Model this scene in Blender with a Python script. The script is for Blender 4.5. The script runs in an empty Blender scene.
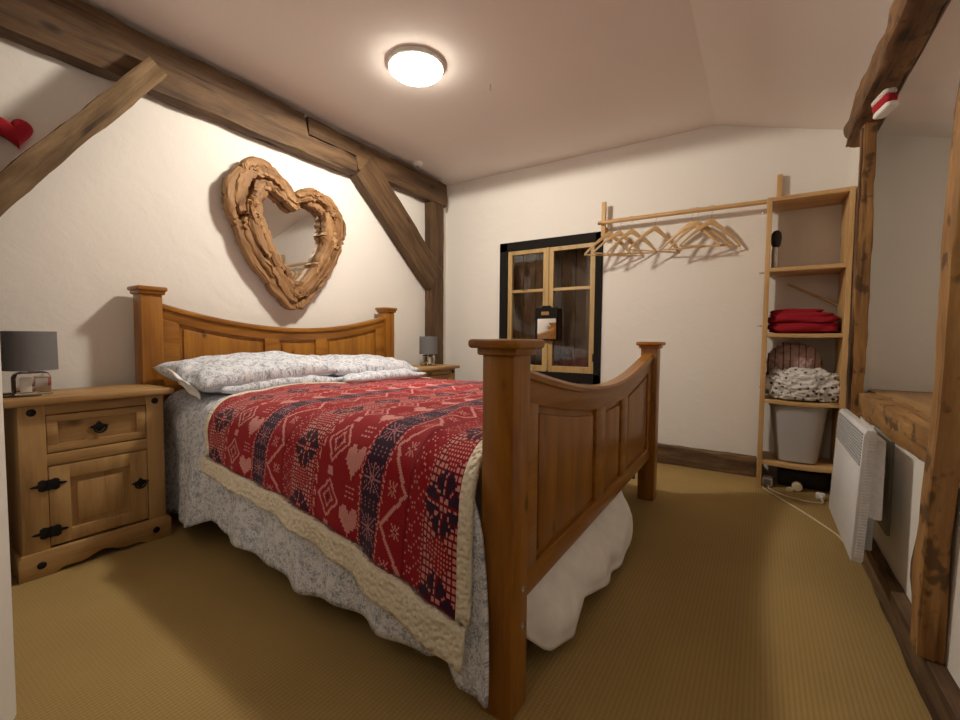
import bpy, bmesh, math, random
import numpy as np
from mathutils import Vector, Matrix, noise, Euler
random.seed(7)
PI = math.pi
SC = bpy.context.scene
COL = SC.collection

# ------------------------------------------------------------------ camera
F_PX = 437.05
yaw, pit, rol = math.radians(32.693), math.radians(2.834), math.radians(.481)
fh = Vector((-math.sin(yaw), math.cos(yaw), 0)); rr = Vector((math.cos(yaw), math.sin(yaw), 0))
fw = fh*math.cos(pit) + Vector((0, 0, -math.sin(pit))); uu = rr.cross(fw)
cr, ur = rr*math.cos(rol)+uu*math.sin(rol), uu*math.cos(rol)-rr*math.sin(rol)
cam = bpy.data.cameras.new('camera'); cam.sensor_fit = 'HORIZONTAL'; cam.sensor_width = 36; cam.lens = F_PX/960*36
cam.clip_start = .02; cam.clip_end = 60
co = bpy.data.objects.new('camera', cam); COL.objects.link(co)
m = Matrix((cr, ur, -fw)).transposed().to_4x4(); m.translation = (0, 0, 1); co.matrix_world = m
SC.camera = co
# ------------------------------------------------------------------ light, exposure
w = bpy.data.worlds.new('world'); SC.world = w; w.use_nodes = True
w.node_tree.nodes['Background'].inputs[0].default_value = (1, .9, .8, 1)
w.node_tree.nodes['Background'].inputs[1].default_value = .02
SC.view_settings.view_transform = 'Standard'; SC.view_settings.look = 'None'
SC.view_settings.exposure = 0.0; SC.view_settings.gamma = 1; SC.view_settings.use_curve_mapping = False
DIFFUSER_GLOW = 42.0
LAMP_WATTS = 148.0
LAMP_COLOR = (1.0, .905, .765)
lt = bpy.data.lights.new('ceiling_lamp_light', 'SPOT'); lt.energy = LAMP_WATTS; lt.color = LAMP_COLOR
lt.spot_size = math.radians(180); lt.spot_blend = .03; lt.shadow_soft_size = .11
lo_ = bpy.data.objects.new('ceiling_lamp_light', lt); COL.objects.link(lo_); lo_.location = (-1.79, 2.055, 2.635-.075)

# a lamp on the landing behind the doorway
l2 = bpy.data.lights.new('landing_lamp_light', 'POINT'); l2.energy = 10.0; l2.color = (1.0, .88, .74); l2.shadow_soft_size = .15
lo2_ = bpy.data.objects.new('landing_lamp_light', l2); COL.objects.link(lo2_); lo2_.location = (-.5, -.95, 2.25)

# ------------------------------------------------------------------ object helpers
def link_mesh(name, bm, mat, parent=None, smooth=False):
    me = bpy.data.meshes.new(name)
    bmesh.ops.recalc_face_normals(bm, faces=bm.faces)
    if parent is None:
        vs = [v.co for v in bm.verts]
        lo = Vector([min(c[i] for c in vs) for i in range(3)]); hi = Vector([max(c[i] for c in vs) for i in range(3)])
        off = Vector(((lo.x+hi.x)/2, (lo.y+hi.y)/2, lo.z))
    else:
        off = Vector((0, 0, 0)); p = parent
        while p is not None:
            off += p.location; p = p.parent
    bmesh.ops.translate(bm, vec=-off, verts=bm.verts)
    bm.to_mesh(me); bm.free()
    o = bpy.data.objects.new(name, me); COL.objects.link(o)
    if parent is None: o.location = off
    else: o.parent = parent
    if isinstance(mat, (list, tuple)):
        for mm in mat: me.materials.append(mm)
    else: me.materials.append(mat)
    if smooth:
        me.polygons.foreach_set('use_smooth', [True]*len(me.polygons))
        if smooth == 'auto':
            try: me.set_sharp_from_angle(angle=math.radians(24))
            except Exception: pass
    return o
def tag(o, label, cat, group=None):
    o['label'] = label; o['category'] = cat
    if group: o['group'] = group
    return o
def thing(name, label, cat, loc, group=None):
    o = bpy.data.objects.new(name, None); COL.objects.link(o); o.location = loc; o.empty_display_size = .05
    return tag(o, label, cat, group)
def structure(o):
    o['kind'] = 'structure'; return o
def copy_tree(o, parent=None):
    c = o.copy(); COL.objects.link(c)
    if parent: c.parent = parent
    for ch in list(o.children): copy_tree(ch, c)
    return c
# ------------------------------------------------------------------ shape helpers
def BM(): return bmesh.new()
def merge(dst, src):
    me = bpy.data.meshes.new('tmp'); src.to_mesh(me); src.free(); dst.from_mesh(me); bpy.data.meshes.remove(me)
def add_box(bm, lo, hi, bev=0, seg=2, rot=None):
    b = BM(); bmesh.ops.create_cube(b, size=1)
    lo, hi = Vector(lo), Vector(hi); s = hi-lo
    for v in b.verts: v.co = Vector((v.co.x*s.x, v.co.y*s.y, v.co.z*s.z))
    if bev: bmesh.ops.bevel(b, geom=b.edges[:], offset=bev, segments=seg, affect='EDGES', profile=.5)
    M_ = Matrix.Translation((lo+hi)/2)
    if rot is not None: M_ = M_ @ rot.to_4x4()
    bmesh.ops.transform(b, matrix=M_, verts=b.verts); merge(bm, b); return bm
def add_prism(bm, poly, axis, a, b_, bev=0, seg=2):
    """extrude a 2-D outline along an axis; poly gives the other two coordinates in order (yz / xz / xy)"""
    b = BM()
    def P(p, t):
        return {'x': (t, p[0], p[1]), 'y': (p[0], t, p[1]), 'z': (p[0], p[1], t)}[axis]
    A = [b.verts.new(P(p, a)) for p in poly]; B = [b.verts.new(P(p, b_)) for p in poly]
    n = len(poly)
    fa = b.faces.new(A); fb = b.faces.new(B[::-1])
    for i in range(n): b.faces.new((A[i], A[(i+1) % n], B[(i+1) % n], B[i]))
    bmesh.ops.recalc_face_normals(b, faces=b.faces)
    if bev:
        ed = [e for e in b.edges if e.calc_face_angle(0) > .5]
        bmesh.ops.bevel(b, geom=ed, offset=bev, segments=seg, affect='EDGES', profile=.5, clamp_overlap=True)
    merge(bm, b); return bm
def add_tube(bm, pts, r, n=10, cap=True):
    pts = [Vector(p) for p in pts]; rs = r if isinstance(r, (list, tuple)) else [r]*len(pts)
    up = Vector((0, 0, 1)); prev = None; rings = []
    for i, p in enumerate(pts):
        d = (pts[min(i+1, len(pts)-1)]-pts[max(i-1, 0)]).normalized()
        if prev is None:
            ref = up if abs(d.z) < .9 else Vector((1, 0, 0)); a = d.cross(ref).normalized()
        else: a = (prev-d*prev.dot(d)).normalized()
        prev = a; c = d.cross(a)
        rings.append([bm.verts.new(p+(a*math.cos(2*PI*k/n)+c*math.sin(2*PI*k/n))*rs[i]) for k in range(n)])
    for A, B in zip(rings, rings[1:]):
        for k in range(n): bm.faces.new((A[k], A[(k+1) % n], B[(k+1) % n], B[k]))
    if cap: bm.faces.new(rings[0][::-1]); bm.faces.new(rings[-1])
    return bm
def add_lathe(bm, prof, c, n=40, M_=None):
    """prof: (radius, z) from bottom to top"""
    rings = []
    for r, z in prof:
        ring = []
        for k in range(n):
            p = Vector((r*math.cos(2*PI*k/n), r*math.sin(2*PI*k/n), z))
            if M_ is not None: p = M_ @ p
            ring.append(bm.verts.new(p+Vector(c)))
        rings.append(ring)
    for A, B in zip(rings, rings[1:]):
        for k in range(n): bm.faces.new((A[k], A[(k+1) % n], B[(k+1) % n], B[k]))
    if prof[0][0] > 1e-5: bm.faces.new(rings[0][::-1])
    if prof[-1][0] > 1e-5: bm.faces.new(rings[-1])
    bmesh.ops.remove_doubles(bm, verts=bm.verts, dist=1e-6)
    return bm
def smooth_path(pts, n=8):
    pts = [Vector(p) for p in pts]; out = []
    P = [pts[0]]+pts+[pts[-1]]
    for i in range(1, len(P)-2):
        for k in range(n):
            t = k/n; a, b, c, d = P[i-1], P[i], P[i+1], P[i+2]
            out.append(.5*((2*b)+(c-a)*t+(2*a-5*b+4*c-d)*t*t+(3*b-a-3*c+d)*t**3))
    out.append(pts[-1]); return out
def nz(x, y=0, z=0, s=1.0): return noise.noise(Vector((x*s, y*s, z*s)))
def lerp_tab(tab, x):
    return float(np.interp(x, [t[0] for t in tab], [t[1] for t in tab]))

# ------------------------------------------------------------------ materials
class N:
    def __init__(s, name):
        s.m = bpy.data.materials.new(name); s.m.use_nodes = True; s.t = s.m.node_tree
        s.b = s.t.nodes['Principled BSDF']
    def n(s, typ, **k):
        o = s.t.nodes.new(typ)
        for a, v in k.items():
            if a.startswith('i_'): o.inputs[a[2:].replace('_', ' ')].default_value = v
            else: setattr(o, a, v)
        return o
    def l(s, a, b): s.t.links.new(a, b)
    def coord(s, scale=(1, 1, 1), kind='Object', rot=(0, 0, 0), loc=(0, 0, 0)):
        tc = s.n('ShaderNodeTexCoord'); mp = s.n('ShaderNodeMapping')
        mp.inputs['Scale'].default_value = scale; mp.inputs['Rotation'].default_value = rot; mp.inputs['Location'].default_value = loc
        s.l(tc.outputs[kind], mp.inputs['Vector']); return mp.outputs['Vector']
    def ramp(s, fac, stops, interp='LINEAR'):
        r = s.n('ShaderNodeValToRGB'); e = r.color_ramp.elements; r.color_ramp.interpolation = interp
        while len(e) < len(stops): e.new(.5)
        for q, (p, c) in zip(e, stops): q.position = p; q.color = (*c, 1) if len(c) == 3 else c
        s.l(fac, r.inputs['Fac']); return r.outputs['Color']
    def mix(s, fac, a, b, mode='MIX'):
        x = s.n('ShaderNodeMix', data_type='RGBA', blend_type=mode)
        if isinstance(fac, (int, float)): x.inputs[0].default_value = fac
        else: s.l(fac, x.inputs[0])
        for q, i in ((a, 6), (b, 7)):
            if isinstance(q, tuple): x.inputs[i].default_value = (*q, 1)
            else: s.l(q, x.inputs[i])
        return x.outputs[2]
    def bump(s, h, strength=.3, dist=.01):
        b = s.n('ShaderNodeBump'); b.inputs['Strength'].default_value = strength; b.inputs['Distance'].default_value = dist
        s.l(h, b.inputs['Height']); s.l(b.outputs[0], s.b.inputs['Normal'])
    def set(s, rough=.5, metal=0, color=None, spec=None, **k):
        s.b.inputs['Roughness'].default_value = rough; s.b.inputs['Metallic'].default_value = metal
        if color is not None:
            if isinstance(color, tuple): s.b.inputs['Base Color'].default_value = (*color, 1)
            else: s.l(color, s.b.inputs['Base Color'])
        if spec is not None: s.b.inputs['Specular IOR Level'].default_value = spec
        for a, v in k.items(): s.b.inputs[a.replace('_', ' ')].default_value = v
        return s.m
def plain(name, col, rough=.5, metal=0, bump=0, bscale=60, **k):
    q = N(name)
    nt = q.n('ShaderNodeTexNoise', i_Scale=bscale, i_Detail=3.0); q.l(q.coord(), nt.inputs['Vector'])
    c = q.ramp(nt.outputs['Fac'], [(.3, tuple(x*.93 for x in col)), (.7, tuple(min(1, x*1.05) for x in col))])
    if bump: q.bump(nt.outputs['Fac'], bump, .004)
    return q.set(rough, metal, c, **k)
def wood(name, dark, mid, light, axis='z', rough=.45, knots=0, grain=1.0, bump=.15, crack=0, spec=.5, wear=0, knotcol=None, marks=0):
    """grain runs along the given local axis"""
    q = N(name+'_'+axis); ai = 'xyz'.index(axis)
    def sc(along, across): return tuple(along if i == ai else across for i in range(3))
    info = q.n('ShaderNodeObjectInfo')
    def co_(scale):
        tc = q.n('ShaderNodeTexCoord'); mp = q.n('ShaderNodeMapping'); mp.inputs['Scale'].default_value = scale
        mp.vector_type = 'POINT'
        q.l(tc.outputs['Object'], mp.inputs['Vector'])
        mu = q.n('ShaderNodeMath', operation='MULTIPLY'); mu.inputs[1].default_value = 37.
        q.l(info.outputs['Random'], mu.inputs[0])
        ad = q.n('ShaderNodeVectorMath', operation='ADD'); q.l(mp.outputs[0], ad.inputs[0]); q.l(mu.outputs[0], ad.inputs[1])
        return ad.outputs[0]
    n1 = q.n('ShaderNodeTexNoise', i_Scale=1., i_Detail=5.0, i_Roughness=.6, i_Distortion=.6); q.l(co_(sc(1.6*grain, 14*grain)), n1.inputs['Vector'])
    n2 = q.n('ShaderNodeTexNoise', i_Scale=1., i_Detail=3.0, i_Roughness=.7); q.l(co_(sc(5*grain, 110*grain)), n2.inputs['Vector'])
    ad = q.n('ShaderNodeMath', operation='MULTIPLY_ADD'); q.l(n2.outputs['Fac'], ad.inputs[0]); ad.inputs[1].default_value = .35
    q.l(n1.outputs['Fac'], ad.inputs[2])
    col = q.ramp(ad.outputs[0], [(.42, dark), (.62, mid), (.85, light)])
    h = ad.outputs[0]
    if wear:
        n3 = q.n('ShaderNodeTexNoise', i_Scale=1., i_Detail=4.0, i_Roughness=.65); q.l(co_(sc(2.5, 5)), n3.inputs['Vector'])
        f = q.ramp(n3.outputs['Fac'], [(.45, (0, 0, 0)), (.7, (1, 1, 1))])
        sep = q.n('ShaderNodeMath', operation='MULTIPLY'); q.l(f, sep.inputs[0]); sep.inputs[1].default_value = wear
        col = q.mix(sep.outputs[0], col, dark)
    if knots:
        vo = q.n('ShaderNodeTexVoronoi', i_Scale=1.); vo.feature = 'F1'; q.l(co_(sc(4.5*knots, 9*knots)), vo.inputs['Vector'])
        f = q.ramp(vo.outputs['Distance'], [(.05, (1, 1, 1)), (.12, (.0, .0, .0))])
        kc = knotcol or tuple(x*.3 for x in dark)
        mm = q.n('ShaderNodeMath', operation='MULTIPLY'); q.l(f, mm.inputs[0]); mm.inputs[1].default_value = .8
        col = q.mix(mm.outputs[0], col, kc)
    if marks:
        n5 = q.n('ShaderNodeTexNoise', i_Scale=1., i_Detail=2.5, i_Roughness=.55); q.l(co_(sc(13, 17)), n5.inputs['Vector'])
        f = q.ramp(n5.outputs['Fac'], [(.57, (0, 0, 0)), (.64, (1, 1, 1))])
        mm = q.n('ShaderNodeMath', operation='MULTIPLY'); q.l(f, mm.inputs[0]); mm.inputs[1].default_value = marks
        col = q.mix(mm.outputs[0], col, tuple(x*.3 for x in dark))
    if crack:
        n4 = q.n('ShaderNodeTexNoise', i_Scale=1., i_Detail=2.0); q.l(co_(sc(1.2, 26)), n4.inputs['Vector'])
        f = q.ramp(n4.outputs['Fac'], [(.30, (1, 1, 1)), (.36, (0, 0, 0))])
        mm = q.n('ShaderNodeMath', operation='MULTIPLY'); q.l(f, mm.inputs[0]); mm.inputs[1].default_value = crack
        col = q.mix(mm.outputs[0], col, tuple(x*.18 for x in dark))
    if bump: q.bump(h, bump, .004)
    return q.set(rough, 0, col, spec=spec)
class WoodSet:
    def __init__(s, *a, **k): s.a = a; s.k = k; s.c = {}
    def __getitem__(s, ax):
        if ax not in s.c: s.c[ax] = wood(*s.a, axis=ax, **s.k)
        return s.c[ax]
PINE = WoodSet('honey_pine', (.165, .054, .006), (.275, .105, .011), (.37, .155, .018), rough=.32, knots=.8, bump=.05)
CORONA = WoodSet('waxed_pine', (.24, .125, .042), (.36, .205, .075), (.46, .28, .11), rough=.5, knots=.6, bump=.1)
SHELFW = WoodSet('light_pine', (.42, .235, .085), (.56, .34, .14), (.66, .43, .2), rough=.5, knots=.5, bump=.05)
OAK = WoodSet('old_timber', (.036, .017, .006), (.085, .043, .016), (.155, .088, .038), rough=.75, knots=.5, bump=.5, crack=.8, wear=.5)
OAKL = WoodSet('pale_timber', (.15, .068, .019), (.33, .165, .05), (.47, .265, .09), rough=.65, knots=.8, bump=.4, crack=.6, wear=.55, marks=.7)
SOLE = WoodSet('dark_timber', (.035, .017, .008), (.09, .047, .021), (.22, .13, .06), rough=.8, knots=.4, bump=.6, crack=.8, wear=.6)
OAKM = WoodSet('grey_timber', (.058, .032, .012), (.14, .084, .035), (.235, .15, .072), rough=.8, knots=.7, bump=.6, crack=.9, wear=.6)
BARK = WoodSet('log_wood', (.06, .028, .010), (.16, .075, .028), (.30, .16, .06), rough=.7, knots=.5, bump=.6, crack=.7, wear=.7, marks=.5)
WINW = WoodSet('window_pine', (.30, .19, .07), (.44, .29, .11), (.54, .37, .16), rough=.5, knots=.5, bump=.1)
DRIFT = WoodSet('driftwood', (.09, .036, .011), (.25, .125, .045), (.38, .215, .09), rough=.65, grain=1.6, knots=.9, bump=.5, crack=.7)
def plaster(name, col, strength=.25):
    q = N(name)
    n1 = q.n('ShaderNodeTexNoise', i_Scale=5., i_Detail=6.0, i_Roughness=.55, i_Distortion=.4); q.l(q.coord(), n1.inputs['Vector'])
    n2 = q.n('ShaderNodeTexNoise', i_Scale=1.3, i_Detail=2.0); q.l(q.coord(), n2.inputs['Vector'])
    n3 = q.n('ShaderNodeTexNoise', i_Scale=60., i_Detail=2.0); q.l(q.coord(), n3.inputs['Vector'])
    c = q.ramp(n2.outputs['Fac'], [(.3, tuple(x*.97 for x in col)), (.7, col)])
    a = q.n('ShaderNodeMath', operation='MULTIPLY_ADD'); q.l(n3.outputs['Fac'], a.inputs[0]); a.inputs[1].default_value = .08; q.l(n1.outputs['Fac'], a.inputs[2])
    q.bump(a.outputs[0], strength, .02)
    return q.set(.9, 0, c, spec=.2)
M_WALL = plaster('white_plaster', (.84, .81, .765), .3)
M_CEIL = plaster('ceiling_plaster', (.85, .79, .74), .1)
def carpet():
    q = N('ribbed_carpet')
    co_ = q.coord(kind='Object')
    sep = q.n('ShaderNodeSeparateXYZ'); q.l(co_, sep.inputs[0])
    def sine(out, freq):
        m1 = q.n('ShaderNodeMath', operation='MULTIPLY'); q.l(out, m1.inputs[0]); m1.inputs[1].default_value = freq
        s_ = q.n('ShaderNodeMath', operation='SINE'); q.l(m1.outputs[0], s_.inputs[0]); return s_.outputs[0]
    # cords run along x, loops along each cord
    a = sine(sep.outputs['X'], 2*PI/.0135); b = sine(sep.outputs['Y'], 2*PI/.011)
    mu = q.n('ShaderNodeMath', operation='MULTIPLY_ADD'); q.l(b, mu.inputs[0]); mu.inputs[1].default_value = .35; q.l(a, mu.inputs[2])
    n1 = q.n('ShaderNodeTexNoise', i_Scale=160., i_Detail=2.0); q.l(co_, n1.inputs['Vector'])
    n2 = q.n('ShaderNodeTexNoise', i_Scale=2., i_Detail=4.0); q.l(co_, n2.inputs['Vector'])
    ad = q.n('ShaderNodeMath', operation='MULTIPLY_ADD'); q.l(n1.outputs['Fac'], ad.inputs[0]); ad.inputs[1].default_value = 1.6; q.l(mu.outputs[0], ad.inputs[2])
    mr = q.n('ShaderNodeMapRange'); mr.inputs[1].default_value = -1.; mr.inputs[2].default_value = 2.4; q.l(ad.outputs[0], mr.inputs[0])
    c1 = q.ramp(mr.outputs[0], [(.1, (.335, .228, .085)), (.6, (.385, .264, .102)), (1., (.43, .302, .122))])
    c2 = q.ramp(n2.outputs['Fac'], [(.3, (.86, .86, .86)), (.7, (1, 1, 1))])
    c = q.mix(1.0, c1, c2, 'MULTIPLY')
    q.bump(mr.outputs[0], .22, .003)
    return q.set(.95, 0, c, spec=.15)
M_CARPET = carpet()
def duvet_mat():
    q = N('floral_cotton'); v = q.coord(kind='UV', scale=(1, 1, 1))
    n0 = q.n('ShaderNodeTexNoise', i_Scale=22., i_Detail=2.0); q.l(v, n0.inputs['Vector'])
    wv = q.n('ShaderNodeVectorMath', operation='MULTIPLY_ADD'); q.l(n0.outputs['Color'], wv.inputs[0]); wv.inputs[1].default_value = (.05, .05, .05); q.l(v, wv.inputs[2])
    vo = q.n('ShaderNodeTexVoronoi', i_Scale=40.); vo.feature = 'SMOOTH_F1'; q.l(wv.outputs[0], vo.inputs['Vector'])
    wa = q.n('ShaderNodeTexWave', i_Scale=26., i_Distortion=14., i_Detail=3.0); wa.inputs['Detail Scale'].default_value = 2.5; q.l(wv.outputs[0], wa.inputs['Vector'])
    n1 = q.n('ShaderNodeTexNoise', i_Scale=85., i_Detail=3.0, i_Distortion=1.5); q.l(v, n1.inputs['Vector'])
    a = q.n('ShaderNodeMath', operation='MULTIPLY_ADD'); q.l(vo.outputs['Distance'], a.inputs[0]); a.inputs[1].default_value = .55; q.l(n1.outputs['Fac'], a.inputs[2])
    b = q.n('ShaderNodeMath', operation='MULTIPLY_ADD'); q.l(wa.outputs['Fac'], b.inputs[0]); b.inputs[1].default_value = .25; q.l(a.outputs[0], b.inputs[2])
    c = q.ramp(b.outputs[0], [(.58, (.27, .30, .38)), (.70, (.40, .44, .52)), (.82, (.56, .59, .67)), (.93, (.76, .78, .83))])
    n9 = q.n('ShaderNodeTexNoise', i_Scale=300., i_Detail=1.0); q.l(v, n9.inputs['Vector']); q.bump(n9.outputs['Fac'], .1, .002)
    return q.set(.85, 0, c, spec=.2)
M_DUVET = duvet_mat()
def attr_mat(name):
    q = N(name); a = q.n('ShaderNodeVertexColor'); a.layer_name = 'knit'
    n1 = q.n('ShaderNodeTexNoise', i_Scale=220., i_Detail=2.0); q.l(q.coord(), n1.inputs['Vector'])
    f = q.ramp(n1.outputs['Fac'], [(.3, (.8, .8, .8)), (.7, (1.1, 1.1, 1.1))])
    c = q.mix(1., a.outputs['Color'], f, 'MULTIPLY'); q.bump(n1.outputs['Fac'], .3, .004)
    return q.set(.95, 0, c, spec=.1, Sheen_Weight=.15)
M_KNIT = attr_mat('knitted_wool')
def fleece(name, col):
    q = N(name); v = q.n('ShaderNodeTexVoronoi', i_Scale=75.); v.feature = 'SMOOTH_F1'; q.l(q.coord(), v.inputs['Vector'])
    n1 = q.n('ShaderNodeTexNoise', i_Scale=150., i_Detail=2.0); q.l(q.coord(), n1.inputs['Vector'])
    c = q.ramp(n1.outputs['Fac'], [(.3, tuple(x*.82 for x in col)), (.7, col)])
    q.bump(v.outputs['Distance'], .8, .012)
    return q.set(.95, 0, c, spec=.1)
M_FLEECE = fleece('cream_fleece', (.84, .77, .62))
M_SHEET = plain('white_sheet', (.88, .86, .84), .85, bump=.15, bscale=18)
M_MATT = plain('mattress_cloth', (.62, .6, .57), .9, bump=.1)
M_BLACK = plain('black_iron', (.012, .011, .011), .55, .6, bump=.3, bscale=90)
M_BPAINT = plain('black_paint', (.012, .010, .009), .8, bump=.3, bscale=40, spec=.2)
M_CHROME = plain('chrome', (.62, .6, .58), .12, 1.0)
M_GREY = plain('grey_fabric', (.165, .165, .175), .85, bump=.2, bscale=200)
M_HEAT = plain('white_enamel', (.74, .75, .77), .3)
M_HEATG = plain('grey_grille', (.30, .31, .32), .4)
M_PLASTIC = plain('white_plastic', (.75, .74, .7), .4)
M_RED = plain('red_fleece', (.33, .006, .018), .95, bump=.4, bscale=140)
M_REDFELT = plain('red_felt', (.42, .012, .025), .95, bump=.4, bscale=140)
M_STEEL = plain('steel', (.55, .54, .52), .3, 1.0)
M_CABLE = plain('cream_cable', (.72, .62, .42), .5)
M_BLKPL = plain('black_plastic', (.015, .014, .016), .4)
M_WOOD_H = WoodSet('hanger_beech', (.5, .31, .13), (.62, .41, .19), (.7, .48, .24), rough=.4, bump=.02)

# ================================================================== SETTING
XL, YF, ZC = -2.9, 3.83, 2.635
RX, RS = -.343, -.292
def zceil(x): return ZC if x < RX else ZC+RS*(x-RX)
bm = BM(); add_box(bm, (-3.1, -1.6, -.1), (1.2, 4.2, 0)); structure(link_mesh('floor', bm, M_CARPET))
bm = BM(); add_box(bm, (-3.1, -1.6, -.02), (XL, 4.1, 2.8)); structure(link_mesh('wall_left', bm, M_WALL))
# far wall, gable shaped, with the cupboard-window opening
WX0, WX1, WZ0, WZ1 = -2.205, -1.205, .615, 1.925
bm = BM()
add_prism(bm, [(XL-.1, -.02), (WX0, -.02), (WX0, 2.75), (XL-.1, 2.75)], 'y', YF, YF+.25)
add_prism(bm, [(WX0, -.02), (WX1, -.02), (WX1, WZ0), (WX0, WZ0)], 'y', YF, YF+.25)
add_prism(bm, [(WX0, WZ1), (WX1, WZ1), (WX1, 2.75), (WX0, 2.75)], 'y', YF, YF+.25)
add_prism(bm, [(WX1, -.02), (.6, -.02), (.6, 2.75), (WX1, 2.75)], 'y', YF, YF+.25)
structure(link_mesh('wall_far', bm, M_WALL))
# right side: low wall below the sill, splayed reveal, near pier, outer wall of the recess
bm = BM()
add_prism(bm, [(.452, -1.6), (1.15, -1.6), (1.15, 1.60), (.452, 1.60)], 'z', -.02, 2.6)
add_prism(bm, [(.452, 1.60), (.60, 1.60), (.60, 3.06), (.452, 3.06)], 'z', -.02, .615)
add_prism(bm, [(.462, 3.06), (.482, 3.2), (.95, 3.2), (.95, 4.05), (.462, 4.05)], 'z', -.02, 2.5)
add_prism(bm, [(.95, 1.60), (1.15, 1.60), (1.15, 4.05), (.95, 4.05)], 'z', -.02, 2.5)
structure(link_mesh('wall_right', bm, M_WALL))
bm = BM(); add_box(bm, (-3.1, -1.75, -.02), (1.2, -1.55, 2.8)); structure(link_mesh('wall_near', bm, SOLE['z']))  # unseen wall; dark boards invented to cut the bounced light
# short wall end at the left edge of the doorway
bm = BM()
add_prism(bm, [(-2.52, .428), (-1.62, .274), (-1.22, .10), (-1.26, .0), (-2.55, .27)], 'z', 0, 2.7)
structure(link_mesh('wall_doorway', bm, M_WALL))
bm = BM()
add_prism(bm, [(-3.1, ZC), (RX, ZC), (.56, zceil(.56)), (.56, 2.9), (-3.1, 2.9)], 'y', -1.6, 4.1)
add_prism(bm, [(.49, 2.125), (1.15, 1.925), (1.15, 2.6), (.49, 2.6)], 'y', 1.60, 4.05)
structure(link_mesh('ceiling', bm, M_CEIL))

# ------------------------------------------------------------------ old timbers
def timber(name, label, cat, p0, p1, w, h, up, mat, wob=.012, seed=0, lo=None, hi=None, n=None, ns=6, rnd=.25, chip=0):
    """hand-hewn beam: local z runs p0->p1, local x is the width w, local y the height h (lo/hi(t) reshape it)"""
    p0, p1 = Vector(p0), Vector(p1); L = (p1-p0).length; z = (p1-p0).normalized()
    y = (Vector(up)-z*Vector(up).dot(z)).normalized(); x = y.cross(z)
    n = n or max(8, int(L/.045)); bm = BM(); rings = []
    base = []
    for k in range(4):
        for j in range(ns):
            t = -1+2*j/ns
            base.append([(t, -1), (1, t), (-t, 1), (-1, -t)][k])
    def rounded(u, v):
        # rounded square
        m_ = max(abs(u), abs(v)); c = (abs(u)**5+abs(v)**5)**.2
        k = (1-rnd)+rnd*m_/c; return u*k, v*k
    for i in range(n+1):
        t = i/n; ring = []
        l_ = lo(t) if lo else -h/2; h_ = hi(t) if hi else h/2
        for (u, v) in base:
            u2, v2 = rounded(u, v)
            px = u2*w/2; py = (l_+h_)/2+v2*(h_-l_)/2
            q = Vector((px*3+seed*7, py*3, t*L*1.7))
            d = wob*(noise.noise(q*1.2)+.6*noise.noise(q*4.1)+.3*noise.noise(q*9))
            if chip:
                c = noise.noise(Vector((u*1.5+seed, v*1.5, t*L*3.2)))
                if c > .25: d -= chip*(c-.25)
            r = Vector((px, py-(l_+h_)/2, 0)); rl = r.length or 1
            ring.append(bm.verts.new((px+r.x/rl*d, py+r.y/rl*d, t*L)))
        rings.append(ring)
    m_ = len(base)
    for A, B in zip(rings, rings[1:]):
        for k in range(m_): bm.faces.new((A[k], A[(k+1) % m_], B[(k+1) % m_], B[k]))
    bm.faces.new(rings[0][::-1]); bm.faces.new(rings[-1])
    bmesh.ops.recalc_face_normals(bm, faces=bm.faces)
    me = bpy.data.meshes.new(name); bm.to_mesh(me); bm.free(); me.materials.append(mat)
    me.polygons.foreach_set('use_smooth', [True]*len(me.polygons))
    try: me.set_sharp_from_angle(angle=math.radians(40))
    except Exception: pass
    o = bpy.data.objects.new(name, me); COL.objects.link(o)
    M_ = Matrix((x, y, z)).transposed().to_4x4(); M_.translation = p0; o.matrix_world = M_
    return tag(o, label, cat)
def as_part(o, name, parent):
    m_ = o.matrix_world.copy(); o.name = name
    for k in ('label', 'category'):
        if k in o: del o[k]
    o.parent = parent; o.matrix_parent_inverse = parent.matrix_world.inverted(); o.matrix_world = m_
    return o
# long wall beam in two lengths, scarfed together
def lo1(t): return -.115
def hi1(t):
    y = -.6+t*3.09
    return (.165 if y < 2.04 else .02) + .012*nz(y*4)
timber('wall_beam', 'long hewn wall beam above the heart mirror, nearer length reaching the left edge', 'beam',
       (-2.845, -.6, 2.435), (-2.845, 2.49, 2.435), .10, .24, (0, 0, 1), OAK['z'], seed=1, lo=lo1, hi=hi1, n=90, chip=.02)
def lo2(t):
    y = 2.05+t*1.65
    return (.035 if y < 2.5 else -.07)
timber('wall_beam', 'shorter hewn wall beam running into the far corner above the corner post', 'beam',
       (-2.85, 2.05, 2.435), (-2.85, 3.70, 2.435), .09, .24, (0, 0, 1), OAK['z'], seed=2, lo=lo2, hi=lambda t: .16+.01*nz(t*9), n=60, chip=.02)
timber('timber_brace', 'slanting timber brace with a sawn end lapped over the wall beam, top left', 'brace',
       (-2.755, .30, 1.335), (-2.755, 1.075, 2.42), .075, .10, (0, -1, 1), OAKM['z'], seed=3, wob=.010, rnd=.15, chip=.02)
timber('timber_brace', 'broad diagonal brown timber brace between wall beam and corner post', 'brace',
       (-2.842, 2.58, 2.42), (-2.842, 3.53, 1.60), .09, .275, (0, 1, 1), OAK['z'], seed=4, wob=.01, rnd=.12)
timber('timber_post', 'brown upright timber post in the far corner behind the small bedside cabinet', 'post',
       (-2.85, 3.56, 0), (-2.85, 3.56, 2.36), .085, .20, (0, 1, 0), OAK['z'], seed=5, wob=.008, rnd=.12)
timber('timber_post', 'brown upright timber post at the left edge behind the grey lamp', 'post',
       (-2.866, .385, 0), (-2.866, .385, 2.30), .055, .19, (0, 1, 0), OAK['z'], seed=6, wob=.006, rnd=.15)
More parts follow.
